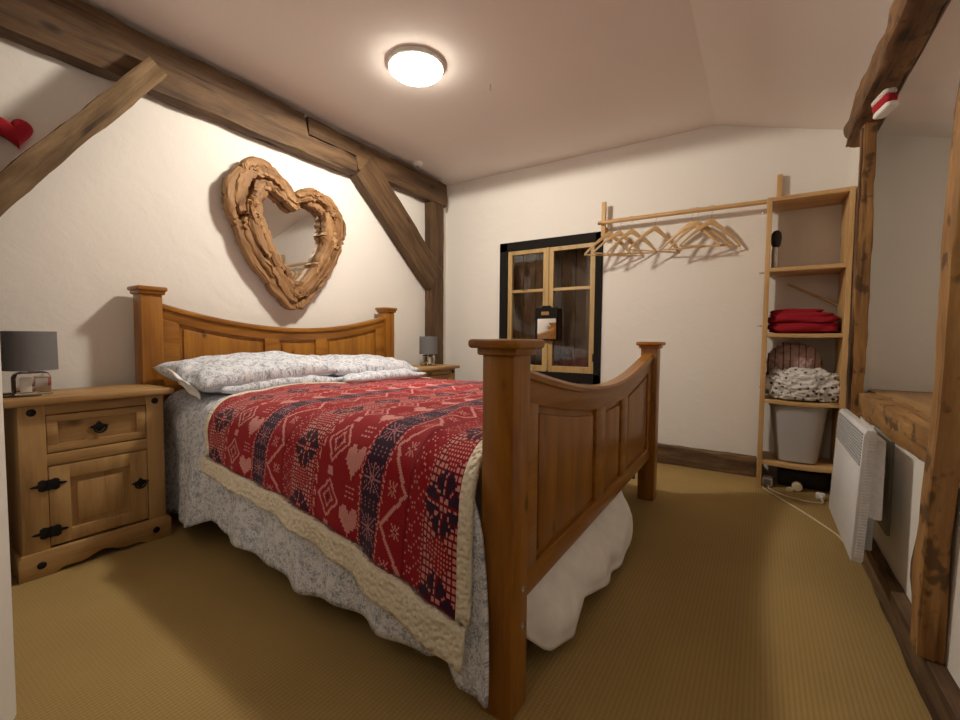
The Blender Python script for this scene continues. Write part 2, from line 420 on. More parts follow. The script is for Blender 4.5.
timber('ceiling_purlin', 'rough brown log under the sloping ceiling over the recess, blunt end showing', 'beam',
       (.425, .2, 2.19), (.425, 3.36, 2.19), .125, .14, (0, 0, 1), BARK['z'], seed=8, wob=.016, rnd=.8, ns=7, chip=.03)
cpost = timber('timber_post', 'pale waney edged post standing between shelf unit and window recess', 'post',
       (.436, 3.02, 0), (.436, 3.02, 2.12), .052, .055, (0, 1, 0), OAKL['z'], seed=9, wob=.014, rnd=.4, chip=.02)
as_part(timber('bark_edge', '', '', (.408, 3.032, .02), (.412, 3.032, 2.10), .022, .055, (0, 1, 0), BARK['z'], seed=21, wob=.012, rnd=.4, chip=.02), 'bark_edge', cpost)
timber('timber_post', 'knotty pale post with dark adze marks at the right edge of the room', 'post',
       (.419, 1.69, .128), (.419, 1.505, 2.12), .056, .085, (0, 1, 0), OAKL['z'], seed=10, wob=.01, rnd=.4,
       lo=lambda t: -.038, hi=lambda t: .036+.026*math.exp(-((t-.10)/.05)**2), chip=.02)
timber('sill_beam', 'thick brown timber edging the window recess sill above the heater', 'beam',
       (.485, 1.70, .677), (.485, 2.99, .677), .09, .115, (0, 0, 1), OAKL['z'], seed=11, wob=.01, rnd=.2, chip=.03)
bm = BM(); add_prism(bm, [(.51, 1.605), (.94, 1.605), (.94, 3.197), (.51, 3.197)], 'z', .70, .738, .004)
structure(link_mesh('trim_sill', bm, CORONA['y'], smooth='auto'))
structure(timber('baseboard_far', '', '', (-2.8, 3.785, .07), (.0, 3.785, .07), .08, .145, (0, 0, 1), SOLE['z'], seed=12, wob=.012, rnd=.3))
structure(timber('baseboard_right', '', '', (.437, .1, .062), (.437, 3.48, .062), .05, .13, (0, 0, 1), SOLE['z'], seed=13, wob=.012, rnd=.3))
for o in bpy.data.objects:
    if o.get('kind') == 'structure':
        for k in ('label', 'category'):
            if k in o: del o[k]

# ------------------------------------------------------------------ window cupboard in the far wall
win = bpy.data.objects.new('window_1', None); COL.objects.link(win); win.location = (-1.705, YF, .6); structure(win)
bm = BM(); BW = .085
ox0, ox1, oz0, oz1 = -2.22, -1.19, .60, 1.94
for a in ([(ox0, oz0), (ox1, oz0), (ox1, oz0+BW), (ox0, oz0+BW)], [(ox0, oz1-BW), (ox1, oz1-BW), (ox1, oz1), (ox0, oz1)],
          [(ox0, oz0), (ox0+BW, oz0), (ox0+BW, oz1), (ox0, oz1)], [(ox1-BW*.7, oz0), (ox1, oz0), (ox1, oz1), (ox1-BW*.7, oz1)]):
    add_prism(bm, a, 'y', YF-.022, YF+.03, .003)
link_mesh('surround', bm, M_BPAINT, win)
bm = BM(); add_box(bm, (WX0-.01, YF+.2, WZ0-.01), (WX1+.01, YF+.22, WZ1+.01))
for i in range(7): add_box(bm, (WX0+.01+i*.14, YF+.185, WZ0), (WX0+.142+i*.14, YF+.205, WZ1), .004)
link_mesh('back_board', bm, OAK['z'], win)
def glassmat():
    q = N('window_glass'); q.set(.03, 0, (1., 1., 1.), Transmission_Weight=1.0, IOR=1.45); return q.m
M_GLASS = glassmat()
def casement(x0, x1, zb, handle=False):
    z0, z1 = .690, 1.862; s = .046
    bm = BM(); ya, yb = YF-.012, YF+.028
    for a in ([(x0, z0), (x1, z0), (x1, z0+.058), (x0, z0+.058)], [(x0, z1-s), (x1, z1-s), (x1, z1), (x0, z1)],
              [(x0, z0+.05), (x0+s, z0+.05), (x0+s, z1-s+.005), (x0, z1-s+.005)], [(x1-s, z0+.05), (x1, z0+.05), (x1, z1-s+.005), (x1-s, z1-s+.005)]):
        add_prism(bm, a, 'y', ya, yb, .003)
    c = link_mesh('casement', bm, WINW['z'], win)
    bm = BM(); add_prism(bm, [(x0+s, zb-.014), (x1-s, zb-.014), (x1-s, zb+.014), (x0+s, zb+.014)], 'y', ya+.004, yb-.004, .003)
    link_mesh('glazing_bar', bm, WINW['x'], c)
    for a, b in ((z0+.055, zb-.012), (zb+.012, z1-s+.003)):
        bm = BM(); add_box(bm, (x0+s-.004, YF+.008, a), (x1-s+.004, YF+.011, b)); link_mesh('pane', bm, M_GLASS, c)
    return c
casement(-2.13, -1.705, 1.462); casement(-1.693, -1.25, 1.462)
bm = BM(); add_box(bm, (-1.716, YF-.024, .70), (-1.690, YF-.008, 1.855), .004); link_mesh('meeting_strip', bm, WINW['z'], win)
bm = BM()
for z in (.80, 1.76): add_box(bm, (-1.26, YF-.02, z), (-1.235, YF-.01, z+.07), .002)
link_mesh('hinge', bm, M_BLACK, win)
# small dark framed mirror hanging in the middle of the window
t = thing('hanging_mirror', 'small square mirror in dark carved frame hanging on the glazed wall window', 'mirror', (-1.69, YF-.045, .98))
y0 = YF-.055
bm = BM()
fx0, fx1, fz0, fz1 = -1.805, -1.585, .985, 1.205
for a in ([(fx0, fz0), (fx1, fz0), (fx1, fz0+.016), (fx0, fz0+.016)], [(fx0, fz1-.016), (fx1, fz1-.016), (fx1, fz1), (fx0, fz1)],
          [(fx0, fz0), (fx0+.016, fz0), (fx0+.016, fz1), (fx0, fz1)], [(fx1-.012, fz0), (fx1, fz0), (fx1, fz1), (fx1-.012, fz1)]):
    add_prism(bm, a, 'y', y0, y0+.028, .003)
link_mesh('frame', bm, M_BPAINT, t)
bm = BM(); add_prism(bm, [(fx0, fz1-.002), (fx1, fz1-.002), (fx1, fz1+.085), (-1.64, fz1+.085), (-1.66, fz1+.105), (-1.73, fz1+.105), (-1.75, fz1+.085), (fx0, fz1+.085)], 'y', y0+.004, y0+.024, .004)
link_mesh('crest', bm, M_BPAINT, t)
bm = BM(); add_box(bm, (-1.745, y0-.006, fz1+.015), (-1.665, y0+.006, fz1+.05), .006)
link_mesh('crest_ornament', bm, CORONA['x'], t)
bm = BM(); add_box(bm, (fx0+.014, y0+.010, fz0+.014), (fx1-.011, y0+.016, fz1-.014))
M_MIRROR = N('mirror_glass').set(.02, 1.0, (.86, .86, .86))
link_mesh('mirror_glass', bm, M_MIRROR, t)

# ================================================================== BED
bed = thing('bed', 'honey pine bed frame with panelled curved headboard and footboard', 'bed', (-1.65, 1.93, 0))
def cap_post(y0, x0, ztop, s=.10, zb=0.0, name='post', oh=.026):
    bm = BM(); add_box(bm, (x0, y0, zb), (x0+s, y0+s, ztop-.034), .005, 2)
    p = link_mesh(name, bm, PINE['z'], bed, smooth='auto')
    bm = BM(); c = (x0+s/2, y0+s/2)
    add_box(bm, (c[0]-s/2-.011, c[1]-s/2-.011, ztop-.042), (c[0]+s/2+.011, c[1]+s/2+.011, ztop-.02), .006)
    add_box(bm, (c[0]-s/2-oh, c[1]-s/2-oh, ztop-.024), (c[0]+s/2+oh, c[1]+s/2+oh, ztop), .009, 3)
    link_mesh('post_cap', bm, PINE['y'], p, smooth='auto'); return p
hp1 = cap_post(.975, -2.84, 1.262, oh=.02); hp2 = cap_post(2.76, -2.84, 1.262, oh=.02)
fp1 = cap_post(.955, -.606, .999, .094, oh=.029); fp2 = cap_post(2.82, -.625, .988, .097)
for z in (.245, .195):
    pass
# bed bolts on the outer face of the near foot post
for z in (.335, .235):
    bm = BM(); R = Matrix.Rotation(PI/2, 3, 'Y')
    add_lathe(bm, [(.0, -.002), (.009, -.002), (.009, .002), (.006, .0025), (.005, .0005), (0, .0005)], (-.5115, 1.015, z), 16, R)
    link_mesh('bed_bolt', bm, M_STEEL, fp1, smooth='auto')
def panel_board(yA, yB, xf, th, zbot, curve, panels, railw, botw, ptop, skew=0):
    """rails and stiles as one frame, raised panels, and a bullnose cap following the curve"""
    ys = lambda a, b, n: [a+(b-a)*i/n for i in range(n+1)]
    def link(name, bm, mat):
        for v in bm.verts: v.co.x += skew*(yB-v.co.y)/(yB-yA)
        return link_mesh(name, bm, mat, bed, smooth='auto')
    bm = BM(); h = th/2
    def strip(a, b, lo, hi, half):
        n = max(1, int((b-a)/.06)); yy = ys(a, b, n)
        add_prism(bm, [(y, lo(y)) for y in yy]+[(y, hi(y)) for y in reversed(yy)], 'x', xf-half, xf+half, .004)
    strip(yA, yB, lambda y: curve(y)-railw, lambda y: curve(y)-.012, h)
    strip(yA, yB, lambda y: zbot, lambda y: zbot+botw, h)
    edges = [yA]+[v for p in panels for v in p]+[yB]
    for i in range(0, len(edges), 2):
        strip(edges[i], edges[i+1], lambda y: zbot+botw-.006, lambda y: curve(y)-railw+.006, h-.0005)
    link('panel_frame', bm, PINE['y'])
    for (a, b) in panels:
        bm = BM()
        def strip2(i0, i1, bo, to, half, bev):
            n = max(2, int((i1-i0)/.05)); yy = ys(i0, i1, n)
            add_prism(bm, [(y, zbot+botw+bo) for y in yy]+[(y, curve(y)-railw-to) for y in reversed(yy)], 'x', xf-half, xf+half, bev)
        strip2(a-.004, b+.004, -.004, -.004, h-.016, 0)
        strip2(a+.022, b-.022, .022, .022, h-.006, .008)
        link('panel', bm, PINE['z'])
    bm = BM(); n = 40
    yy = ys(yA, yB, n); prof = [(-h-.012, -.012), (-h-.012, .004), (-h-.004, .014), (h+.004, .014), (h+.012, .004), (h+.012, -.012)]
    rings = [[bm.verts.new((xf+p[0], y, curve(y)-.012+p[1]+.0)) for p in prof] for y in yy]
    for A, B in zip(rings, rings[1:]):
        for k in range(6): bm.faces.new((A[k], A[(k+1) % 6], B[(k+1) % 6], B[k]))
    bm.faces.new(rings[0]); bm.faces.new(rings[-1][::-1])
    bmesh.ops.bevel(bm, geom=[e for e in bm.edges if e.calc_face_angle(0) > .3 and len(e.link_faces) == 2], offset=.003, segments=2, affect='EDGES')
    link('cap_rail', bm, PINE['y'])
FT = np.polyfit([1.08, 1.195, 1.32, 1.46, 1.62, 1.8, 2.0, 2.2, 2.37, 2.55, 2.66, 2.75, 2.83], [.915, .893, .868, .841, .82, .807, .803, .81, .832, .864, .884, .898, .91], 5)
FC = lambda y: float(np.polyval(FT, y))
HC = lambda y: 1.06+.12*(abs(y-1.91)/.85)**2.0
panel_board(1.045, 2.825, -.58, .046, .262, FC, [(1.165, 1.73), (1.855, 2.13), (2.24, 2.735)], .092, .075, .08, .018)
panel_board(1.063, 2.765, -2.79, .046, .35, HC, [(1.165, 1.67), (1.775, 2.065), (2.165, 2.665)], .085, .2, .08)
for (ya, yb, yc, yd) in ((1.07, 1.095, 1.06, 1.085), (2.79, 2.815, 2.83, 2.855)):
    bm = BM(); add_prism(bm, [(-2.745, ya), (-.655, yc), (-.655, yd), (-2.745, yb)], 'z', .24, .39, .004)
    link_mesh('side_rail', bm, PINE['x'], bed, smooth='auto')
# mattress
bm = BM(); add_box(bm, (-2.74, 1.07, .40), (-.65, 2.76, .655), .05, 4)
tag(link_mesh('mattress', bm, M_MATT, smooth=True), 'thick pale mattress on the pine bed frame under the duvet', 'mattress')

# ------------------------------------------------------------------ bedding surfaces
YN, YFAR = .985, 2.83          # outer sides of the drape at the fold
RB = .14
TOPZ = .684
def top_bump(x, y):
    d = .012*nz(x*3.1, y*2.7, 1.3)+.006*nz(x*8, y*8, 4)
    return d
HALF = (YFAR-YN)/2-RB; YCEN = (YN+YFAR)/2
QA = PI/2*RB
def bedding(x, s, off=0.0):
    """s: arc length across the bed measured from its middle, negative towards the near side"""
    sg = -1 if s < 0 else 1; a = abs(s)
    yn = YN
    if a <= HALF:
        y = sg*a; z = TOPZ+off; nrm = (0, 0, 1)
    elif a <= HALF+QA:
        th = (a-HALF)/RB; y = sg*(HALF+(RB+off)*math.sin(th)); z = TOPZ-RB+(RB+off)*math.cos(th)
    else:
        d = a-HALF-QA
        fold = .010*math.sin(x*13+1.5*nz(x*2, d*2))*min(1, d/.3)+.009*math.sin(x*29+3)*min(1, d/.25)+.010*nz(x*9, d*5, 2)*min(1, d/.2)
        y = sg*(HALF+RB+off+(.02+.095*max(0, min(1, (x+2.5)/.3)))*d+fold); z = TOPZ-RB-d
    k = 1 if a <= HALF else max(0, 1-(a-HALF)/QA)
    z += top_bump(x, YCEN+y)*k+((.024 if sg < 0 else .004)*math.exp(-((a-HALF*.55)/(HALF*.6))**2))*k - (.022*(a/(HALF+RB))**2 if sg > 0 else 0)
    if a > HALF*.9:
        y += sg*.010*nz(x*5, a*5, 7)
    return Vector((x, YCEN+y-(.045*(x+1.6) if sg < 0 else .0)*min(1, a/HALF)**2, z))
def s_at_z(z): return HALF+QA+(TOPZ-RB-z)
def uv_grid(fn, us, vs, name, mat, uvfn=None, thick=None, smooth=True):
    nu, nv = len(us), len(vs); bm = BM(); ul = bm.loops.layers.uv.new('UVMap')
    V = [[bm.verts.new(fn(u, v)) for v in vs] for u in us]; UVc = {}
    for i in range(nu):
        for j in range(nv): UVc[V[i][j]] = (us[i], vs[j]) if uvfn is None else uvfn(us[i], vs[j])
    for i in range(nu-1):
        for j in range(nv-1):
            f = bm.faces.new((V[i][j], V[i+1][j], V[i+1][j+1], V[i][j+1]))
            for l in f.loops: l[ul].uv = UVc[l.vert]
    return bm
HEM = [(-2.7, .06), (-2.3, .08), (-2.06, .17), (-1.98, .18), (-1.92, .155), (-1.6, .13), (-1.3, .11), (-1.0, .125), (-.74, .13), (-.68, .16), (-.64, .09), (-.5, .07)]
def duvet_pt(u, v):
    # u 0..1 head to foot, v -1 near hem .. 1 far hem
    if v < 0:
        smax = s_at_z(.13); s = v*smax
    else: s = v*s_at_z(.16)
    side = max(0, min(1, (-s-HALF-.4*QA)/(QA*.9)))
    side = side*side*(3-2*side)
    deep = max(0, min(1, (-s-HALF-QA*.8)/.45))
    x = -2.735+u*(2.085+.045*side+.055*deep)
    if v < 0 and -s > HALF+QA:
        full = s_at_z(lerp_tab(HEM, x))
        s = -(HALF+QA+(-s-HALF-QA)*(full-HALF-QA)/(smax-HALF-QA))
    return bedding(x, s)
us = [i/130 for i in range(131)]; vs = [-1+2*j/150 for j in range(151)]
bm = uv_grid(duvet_pt, us, vs, 'duvet', None, lambda u, v: (u*2.05, v*1.55))
dv = link_mesh('duvet', bm, M_DUVET, smooth=True)
so = dv.modifiers.new('thickness', 'SOLIDIFY'); so.thickness = .012; so.offset = -1
tag(dv, 'pale grey floral duvet draped over the bed to near the carpet', 'duvet')

# ---- knitted throw: knit cells coloured by a stitch chart
CS = .005
RED = (.30, .008, .016); DRED = (.2, .005, .012); PNK = (.62, .27, .25); PUR = (.035, .012, .034); LIL = (.42, .17, .2)
HEART = [".##...##.", "####.####", "#########", "#########", ".#######.", "..#####..", "...###...", "....#...."]
def star(a, b):
    p, q = max(abs(a), abs(b)), min(abs(a), abs(b))
    if q < 1 or p == q: return False
    return {2: q == 1, 3: q <= 2, 4: q <= 3, 5: q <= 2, 6: q == 1}.get(p, False)
def stitch(i, j):
    """i: stitch along the bed (period 128), j: stitch across"""
    b = (i+14) % 128-14
    if -13 <= b <= 13:                     # pale dotted band with dark stars and red lozenges
        k = (j+21) % 42-21; k2 = abs(k)-21
        if abs(k) <= 13 and star(int(math.floor(b/2+.5)), int(math.floor(k/2+.5))): return PUR
        if abs(b)+abs(k2) <= 9: return PNK if (abs(b) % 2 == 0 and k2 % 2 == 0) else RED
        if abs(b) == 13: return RED if j % 2 else PNK
        return PNK if (b % 3 and j % 3) else DRED
    if b in (16, 17): return PNK if (j//2+b) % 4 < 2 else RED
    if 19 <= b <= 41:                      # row of linked double diamonds
        k = (j % 34)-17; c = b-30; d = abs(k)+abs(c)*1.15
        if 10.2 < d < 12.6: return PNK
        if 4.4 < d < 6.2: return PNK
        if d < 1.6: return PUR
        if abs(k) > 14 and abs(c) < 3: return PNK
        return RED
    if 43 <= b <= 58:                      # row of hearts
        r = (j % 34); c = (b-43)
        if r < 18 and c < 16:
            cc = min(8, int(c*9/16)); return PNK if HEART[7-min(7, r*8//18)][cc] == '#' else RED
        return PNK if (r in (23, 26, 29) and 3 < c < 13 and c % 3) else RED
    if b == 60 or b == 80: return PNK if j % 3 else RED
    if 62 <= b <= 78:                      # dark band with pale snow crystals
        k = (j % 26)-13; c = b-70
        if abs(k) <= 7 and abs(c) <= 7 and (k or c) and (k == 0 or c == 0 or abs(k) == abs(c)) : return LIL
        if (abs(k), abs(c)) in ((5, 2), (2, 5), (6, 3), (3, 6)): return LIL
        if abs(k) in (11, 13) and c % 4 == 0: return LIL
        return PUR
    if 82 <= b <= 100:                     # zigzag with small flowers
        k = (j % 38)-19; tri = abs(k)
        if abs((b-82)-tri*.9) < 1.5: return PNK
        for kk, c0 in ((0, 94), (19, 88)):
            q, c = abs(abs(k)-kk), abs(b-c0)
            if q <= 3 and c <= 3 and (q == c or q == 0 or c == 0) and q+c > 1: return PNK
        return RED
    d = b-101                              # dotted lattice
    if d in (0, 1): return DRED
    return PNK if ((d+j) % 10 == 0 or (d-j) % 10 == 0) and d % 2 == 0 else RED
THEM = [(-2.06, .405), (-1.3, .33), (-.8, .225), (-.61, .155)]
def throw_edges(x0u, s):
    """x of the head and foot edges at arc s"""
    a = -s
    k = max(0, min(1, (a-HALF+.25)/(QA+.45))); k = k*k*(3-2*k)
    return -2.235+.175*k, -.632+.022*max(0, min(1, (a-HALF)/QA))
def throw_x(i, s):
    h, f = throw_edges(0, s); return h+(f-h)*i
NI, NJ = 306, 484
S_FAR = HALF+QA+.22
def throw_pt(fi, fj, off):
    # fi 0..1 along, fj 0..1 near -> far
    s_near = -(HALF+QA+.22)
    s = s_near+(S_FAR-s_near)*fj
    x = throw_x(fi, s)
    if -s > HALF:
        full = s_at_z(lerp_tab(THEM, x)); s = -(HALF+(-s-HALF)*(full-HALF)/(-s_near-HALF))
        x = throw_x(fi, s)
    p = bedding(x, s, off)
    a = -s
    if a > HALF: # soft folds running down the side
        p.y -= .012*min(1, (a-HALF)/QA)
    p.z += .010*math.exp(-((x+.86+.35*(s+HALF))/.03)**2)*(1 if a > 0 else .3)   # one crease
    return p
throw = thing('knitted_throw', 'red patterned knitted throw with cream fleece edge spread across the bed', 'blanket', (-1.43, 1.9, .69))
def grid_part(name, i0, i1, j0, j1, off, mat, knit=False, ni=None, nj=None, sub=1):
    fi = [i0+(i1-i0)*k/ni for k in range(ni+1)]; fj = [j0+(j1-j0)*k/nj for k in range(nj+1)]
    bm = uv_grid(lambda a, b: throw_pt(a, b, off), fi, fj, name, mat)
    o = link_mesh(name, bm, mat, throw, smooth=True)
    if knit:
        me = o.data; ca = me.color_attributes.new('knit', 'FLOAT_COLOR', 'CORNER')
        cols = np.ones((len(me.polygons)*4, 4), np.float32); k = 0
        for a in range(ni):
            for b in range(nj):
                # cells are counted in arc length so the chart keeps its shape
                sv = -S_FAR+2*S_FAR*(fj[b]+.5*(fj[1]-fj[0])); xm = throw_x(fi[a]+.5*(fi[1]-fi[0]), sv)
                cols[k:k+4, :3] = stitch(int(math.floor((xm+1.345)/CS)), b); k += 4
        ca.data.foreach_set('color', cols.ravel())
    return o
e_i, e_j = .028, .030
kt = grid_part('knitted_face', e_i*.6, 1-e_i*.8, e_j, 1-.012, .016, M_KNIT, True, NI, NJ)
def border(name, i0, i1, j0, j1, ni, nj):
    o = grid_part(name, i0, i1, j0, j1, .020, M_FLEECE, False, ni, nj)
    sm = o.modifiers.new('thickness', 'SOLIDIFY'); sm.thickness = .022; sm.offset = -1
    return o
border('fleece_border', 0, 1, 0, e_j, 130, 7)
border('fleece_border', 0, e_i*.6, e_j, 1, 4, 120)
border('fleece_border', 1-e_i*.8, 1, e_j, 1, 5, 120)

# white bedding bulging out under the footboard
def sheet_pt(u, v):
    y = 1.13+u*1.06
    drop = np.interp(u, [0, .05, .15, .3, .5, .7, .85, .95, 1], [.12, .055, .05, .10, .06, .03, .10, .16, .26])
    bul = np.interp(u, [0, .06, .15, .3, .55, .8, .95, 1], [.03, .085, .12, .11, .125, .13, .10, .03])
    bul = bul+.010*math.sin(u*17)+.012*nz(u*7, v*3)
    t = max(0, (v-.22)/.78)
    x = -.632+.065*t+max(0, bul-.03)*math.sin(min(1, t*1.15)*PI*.62)
    z = .33-(.33-drop)*v**1.05
    x += .016*nz(u*6, v*3, 3)*t; z += .010*nz(u*10, v*2, 9)*t
    return Vector((x, y+.03*nz(u*4, v*3, 5)*v, max(z, .015)))
bm = uv_grid(sheet_pt, [i/70 for i in range(71)], [j/24 for j in range(25)], '', None)
o = link_mesh('bed_sheet', bm, M_SHEET, smooth=True); sm = o.modifiers.new('thickness', 'SOLIDIFY'); sm.thickness = .01; sm.offset = -1
tag(o, 'white sheet bulging out below the footboard towards the carpet', 'sheet')

# ------------------------------------------------------------------ pillows
def pillow(label, c, sx, sy, h, rotz=0, tilt=0, roll=0, seed=0, flap=False):
    bm = BM(); ul = bm.loops.layers.uv.new('UVMap'); n = 44; top, bot = {}, {}
    R = Euler((roll, tilt, rotz)).to_matrix(); UVc = {}
    for i in range(n+1):
        for j in range(n+1):
            u, v = -1+2*i/n, -1+2*j/n
            e = max(0, (1-abs(u)**2.6))*max(0, (1-abs(v)**2.6)); th = h/2*e**.36
            # corners stick out, sides draw in
            pin = 1-.055*(1-abs(v)**2)*abs(u)**6; pin2 = 1-.075*(1-abs(u)**2)*abs(v)**6
            x, y = u*sx/2*pin, v*sy/2*pin2
            wr = .015*nz(u*2.4+seed*3, v*3.2, 1)+.007*nz(u*6+seed, v*4, 5)*e**.3
            fold = .013*math.sin((u*5+v*9)+3*nz(u*2+seed, v*2))*(abs(v)**1.5)*e**.2
            for d, sgn in ((top, 1), (bot, -1)):
                if sgn < 0 and (i in (0, n) or j in (0, n)): bot[i, j] = top[i, j]; continue
                p = Vector((x, y, sgn*th+(wr+fold)*(1 if sgn > 0 else .5)))
                vv = bm.verts.new(Vector(c)+R @ p); d[i, j] = vv; UVc[vv] = (u*sx/2+seed, v*sy/2+sgn*.3)
    for i in range(n):
        for j in range(n):
            for d, fl in ((top, 1), (bot, 0)):
                q = [d[i, j], d[i+1, j], d[i+1, j+1], d[i, j+1]]
                if not fl: q = q[::-1]
                f = bm.faces.new(q)
                for l in f.loops: l[ul].uv = UVc[l.vert]
    return bm
PG = 'floral pillows at the headboard'
pl = [('floral pillow under the larger left pillow, only its front edge showing', (-2.46, 1.50, .735), .44, .78, .10, .02, .03, .0, 1),
      ('floral pillow lying under the right hand pillow beside the far bedside cabinet', (-2.40, 2.25, .728), .44, .76, .10, -.03, .05, 0, 2)]
for lab, c, sx, sy, h, rz, ti, ro, sd in pl:
    tag(link_mesh('pillow', pillow(lab, c, sx, sy, h, rz, ti, ro, sd), M_DUVET, smooth=True), lab, 'pillow', PG)
lab = 'plump floral pillow on top at the left, nearest the camera, cream flap at its end'
p3 = thing('pillow', lab, 'pillow', (-2.42, 1.43, .84), PG)
link_mesh('cushion', pillow(lab, (-2.49, 1.435, .805), .47, .84, .16, .05, .16, .05, 3), M_DUVET, p3, smooth=True)
def flap_pt(u, v):
    return Vector((-2.52+.17*u+.02*v, 1.0+.02*math.sin(v*3)+.045*v+.02*u, .835-.085*v-.07*u+.006*math.sin(u*9)))
bm = uv_grid(flap_pt, [i/14 for i in range(15)], [j/8 for j in range(9)], '', None)
o = link_mesh('pillow_flap', bm, M_SHEET, p3, smooth=True); o['label'] = 'plain cream pillowcase flap'
sm = o.modifiers.new('thickness', 'SOLIDIFY'); sm.thickness = .006
lab = 'floral pillow on top at the right, behind the throw near the far lamp'
tag(link_mesh('pillow', pillow(lab, (-2.49, 2.245, .79), .46, .80, .13, -.04, .14, -.03, 4), M_DUVET, smooth=True), lab, 'pillow', PG)

# ================================================================== BEDSIDE CABINETS AND LAMPS
def cabinet(dx, dy, label):
    """waxed pine bedside cabinet facing +x"""
    X = lambda x: x+dx
    Y = lambda y: y+dy
    t = thing('bedside_cabinet', label, 'cabinet', (X(-2.64), Y(.71), 0), 'bedside cabinets')
    xf, xb = -2.478, -2.81; ya, yb = .457, .963
    def B(lo, hi, bev=.003, bm_=None):
        b = bm_ or BM(); return add_box(b, (X(lo[0]), Y(lo[1]), lo[2]), (X(hi[0]), Y(hi[1]), hi[2]), bev)
    bm = BM(); B((xb-.01, ya-.04, .712), (xf+.032, yb+.04, .742), .008, bm)
    link_mesh('top', bm, CORONA['y'], t, smooth='auto')
    bm = BM()
    B((xb, ya, .10), (xf-.02, ya+.02, .712), .002, bm); B((xb, yb-.02, .10), (xf-.02, yb, .712), .002, bm)   # sides
    B((xb, ya+.01, .10), (xb+.012, yb-.01, .712), 0, bm)
    B((xf-.024, ya, .10), (xf, ya+.082, .713), .003, bm); B((xf-.024, yb-.072, .10), (xf, yb, .713), .003, bm)
    link_mesh('carcass', bm, CORONA['z'], t, smooth='auto')
    for (rx, rl, rh) in ((xf-.004, .668, .713), (xf-.002, .452, .503)):
        bm = BM(); B((xf-.03, ya+.08, rl), (rx, yb-.07, rh), .003, bm); link_mesh('rail', bm, CORONA['y'], t, smooth='auto')
    bm = BM(); B((xb+.012, ya+.02, .10), (xf-.03, yb-.02, .118), 0, bm); link_mesh('bottom_board', bm, CORONA['y'], t, smooth='auto')
    # plinth with a scalloped lower edge
    pts = [(Y(ya-.016), .0), (Y(ya+.09), .0)]
    for k in range(1, 12):
        s = k/12; pts.append((Y(ya+.09+s*(yb-ya-.18)), .026*math.sin(PI*s)**.5+.012*math.cos(s*4*PI)*math.sin(PI*s)))
    pts += [(Y(yb-.09), .0), (Y(yb+.016), .0), (Y(yb+.016), .088), (Y(yb+.006), .104), (Y(ya-.006), .104), (Y(ya-.016), .088)]
    bm = BM(); add_prism(bm, pts, 'x', X(xf-.01), X(xf+.016), .003)
    B((xb, ya-.014, 0), (xf-.008, ya+.008, .10), .003, bm); B((xb, yb-.008, 0), (xf-.008, yb+.014, .10), .003, bm)
    link_mesh('plinth', bm, CORONA['y'], t, smooth='auto')
    # drawer
    d0, d1, e0, e1 = ya+.084, yb-.074, .507, .664
    bm = BM(); B((xf-.03, d0+.03, e0+.03), (xf-.016, d1-.03, e1-.03), 0, bm)
    for lo, hi in (((d0, e0), (d1, e0+.034)), ((d0, e1-.030), (d1, e1)), ((d0, e0+.03), (d0+.036, e1-.026)), ((d1-.036, e0+.03), (d1, e1-.026))):
        B((xf-.03, lo[0], lo[1]), (xf-.002, hi[0], hi[1]), .004, bm)
    dr = link_mesh('drawer', bm, CORONA['y'], t, smooth='auto')
    def pull(yc, zc, par):
        bm = BM(); R = Matrix.Rotation(PI/2, 3, 'Y')
        c = (X(xf-.0), Y(yc), zc)
        pts = []
        for k in range(24):
            th = 2*PI*k/24; r = .021*(1+.28*math.cos(4*th)+.12*math.cos(8*th)); pts.append((Y(yc)+r*1.25*math.sin(th), zc+.012+r*math.cos(th)*.8))
        add_prism(bm, pts, 'x', X(xf-.016 if par is dr else xf-.004), X(xf-.008 if par is dr else xf+.003), .001)
        add_tube(bm, [(X(xf+.004), Y(yc)+.022*math.sin(a), zc+.008-.022*math.cos(a)) for a in [(-2.2+4.4*k/14) for k in range(15)]], .004, 8)
        link_mesh('handle', bm, M_BLACK, par, smooth='auto')
    pull((d0+d1)/2, .58, dr)
    # door with a fielded panel
    e0, e1 = .112, .448
    bm = BM(); w_ = .068
    B((xf-.03, d0, e0), (xf-.001, d0+w_, e1), .004, bm); B((xf-.03, d1-w_, e0), (xf-.001, d1, e1), .004, bm)
    B((xf-.03, d0+w_-.004, e0), (xf-.0015, d1-w_+.004, e0+.055), .004, bm); B((xf-.03, d0+w_-.004, e1-.062), (xf-.0015, d1-w_+.004, e1), .004, bm)
    dd = link_mesh('door', bm, CORONA['z'], t, smooth='auto')
    bm = BM(); B((xf-.028, d0+w_-.006, e0+.05), (xf-.018, d1-w_+.006, e1-.055), 0, bm)
    B((xf-.026, d0+w_+.022, e0+.078), (xf-.008, d1-w_-.022, e1-.085), .008, bm)
    link_mesh('door_panel', bm, CORONA['z'], dd, smooth='auto')
    pull(d1-.03, .285, dd)
    for z in (.375, .175):
        pts = []
        for k in range(32):
            th = 2*PI*k/32; r = 1+.22*math.cos(6*th); pts.append((Y(d0+.0)+.048*r*math.cos(th), z+.019*r*math.sin(th)*(1.25 if abs(math.cos(th)) < .5 else 1)))
        bm = BM(); add_prism(bm, pts, 'x', X(xf-.003), X(xf+.004), .001)
        add_tube(bm, [(X(xf+.004), Y(d0), z-.022), (X(xf+.004), Y(d0), z+.022)], .006, 8)
        link_mesh('hinge', bm, M_BLACK, dd, smooth='auto')
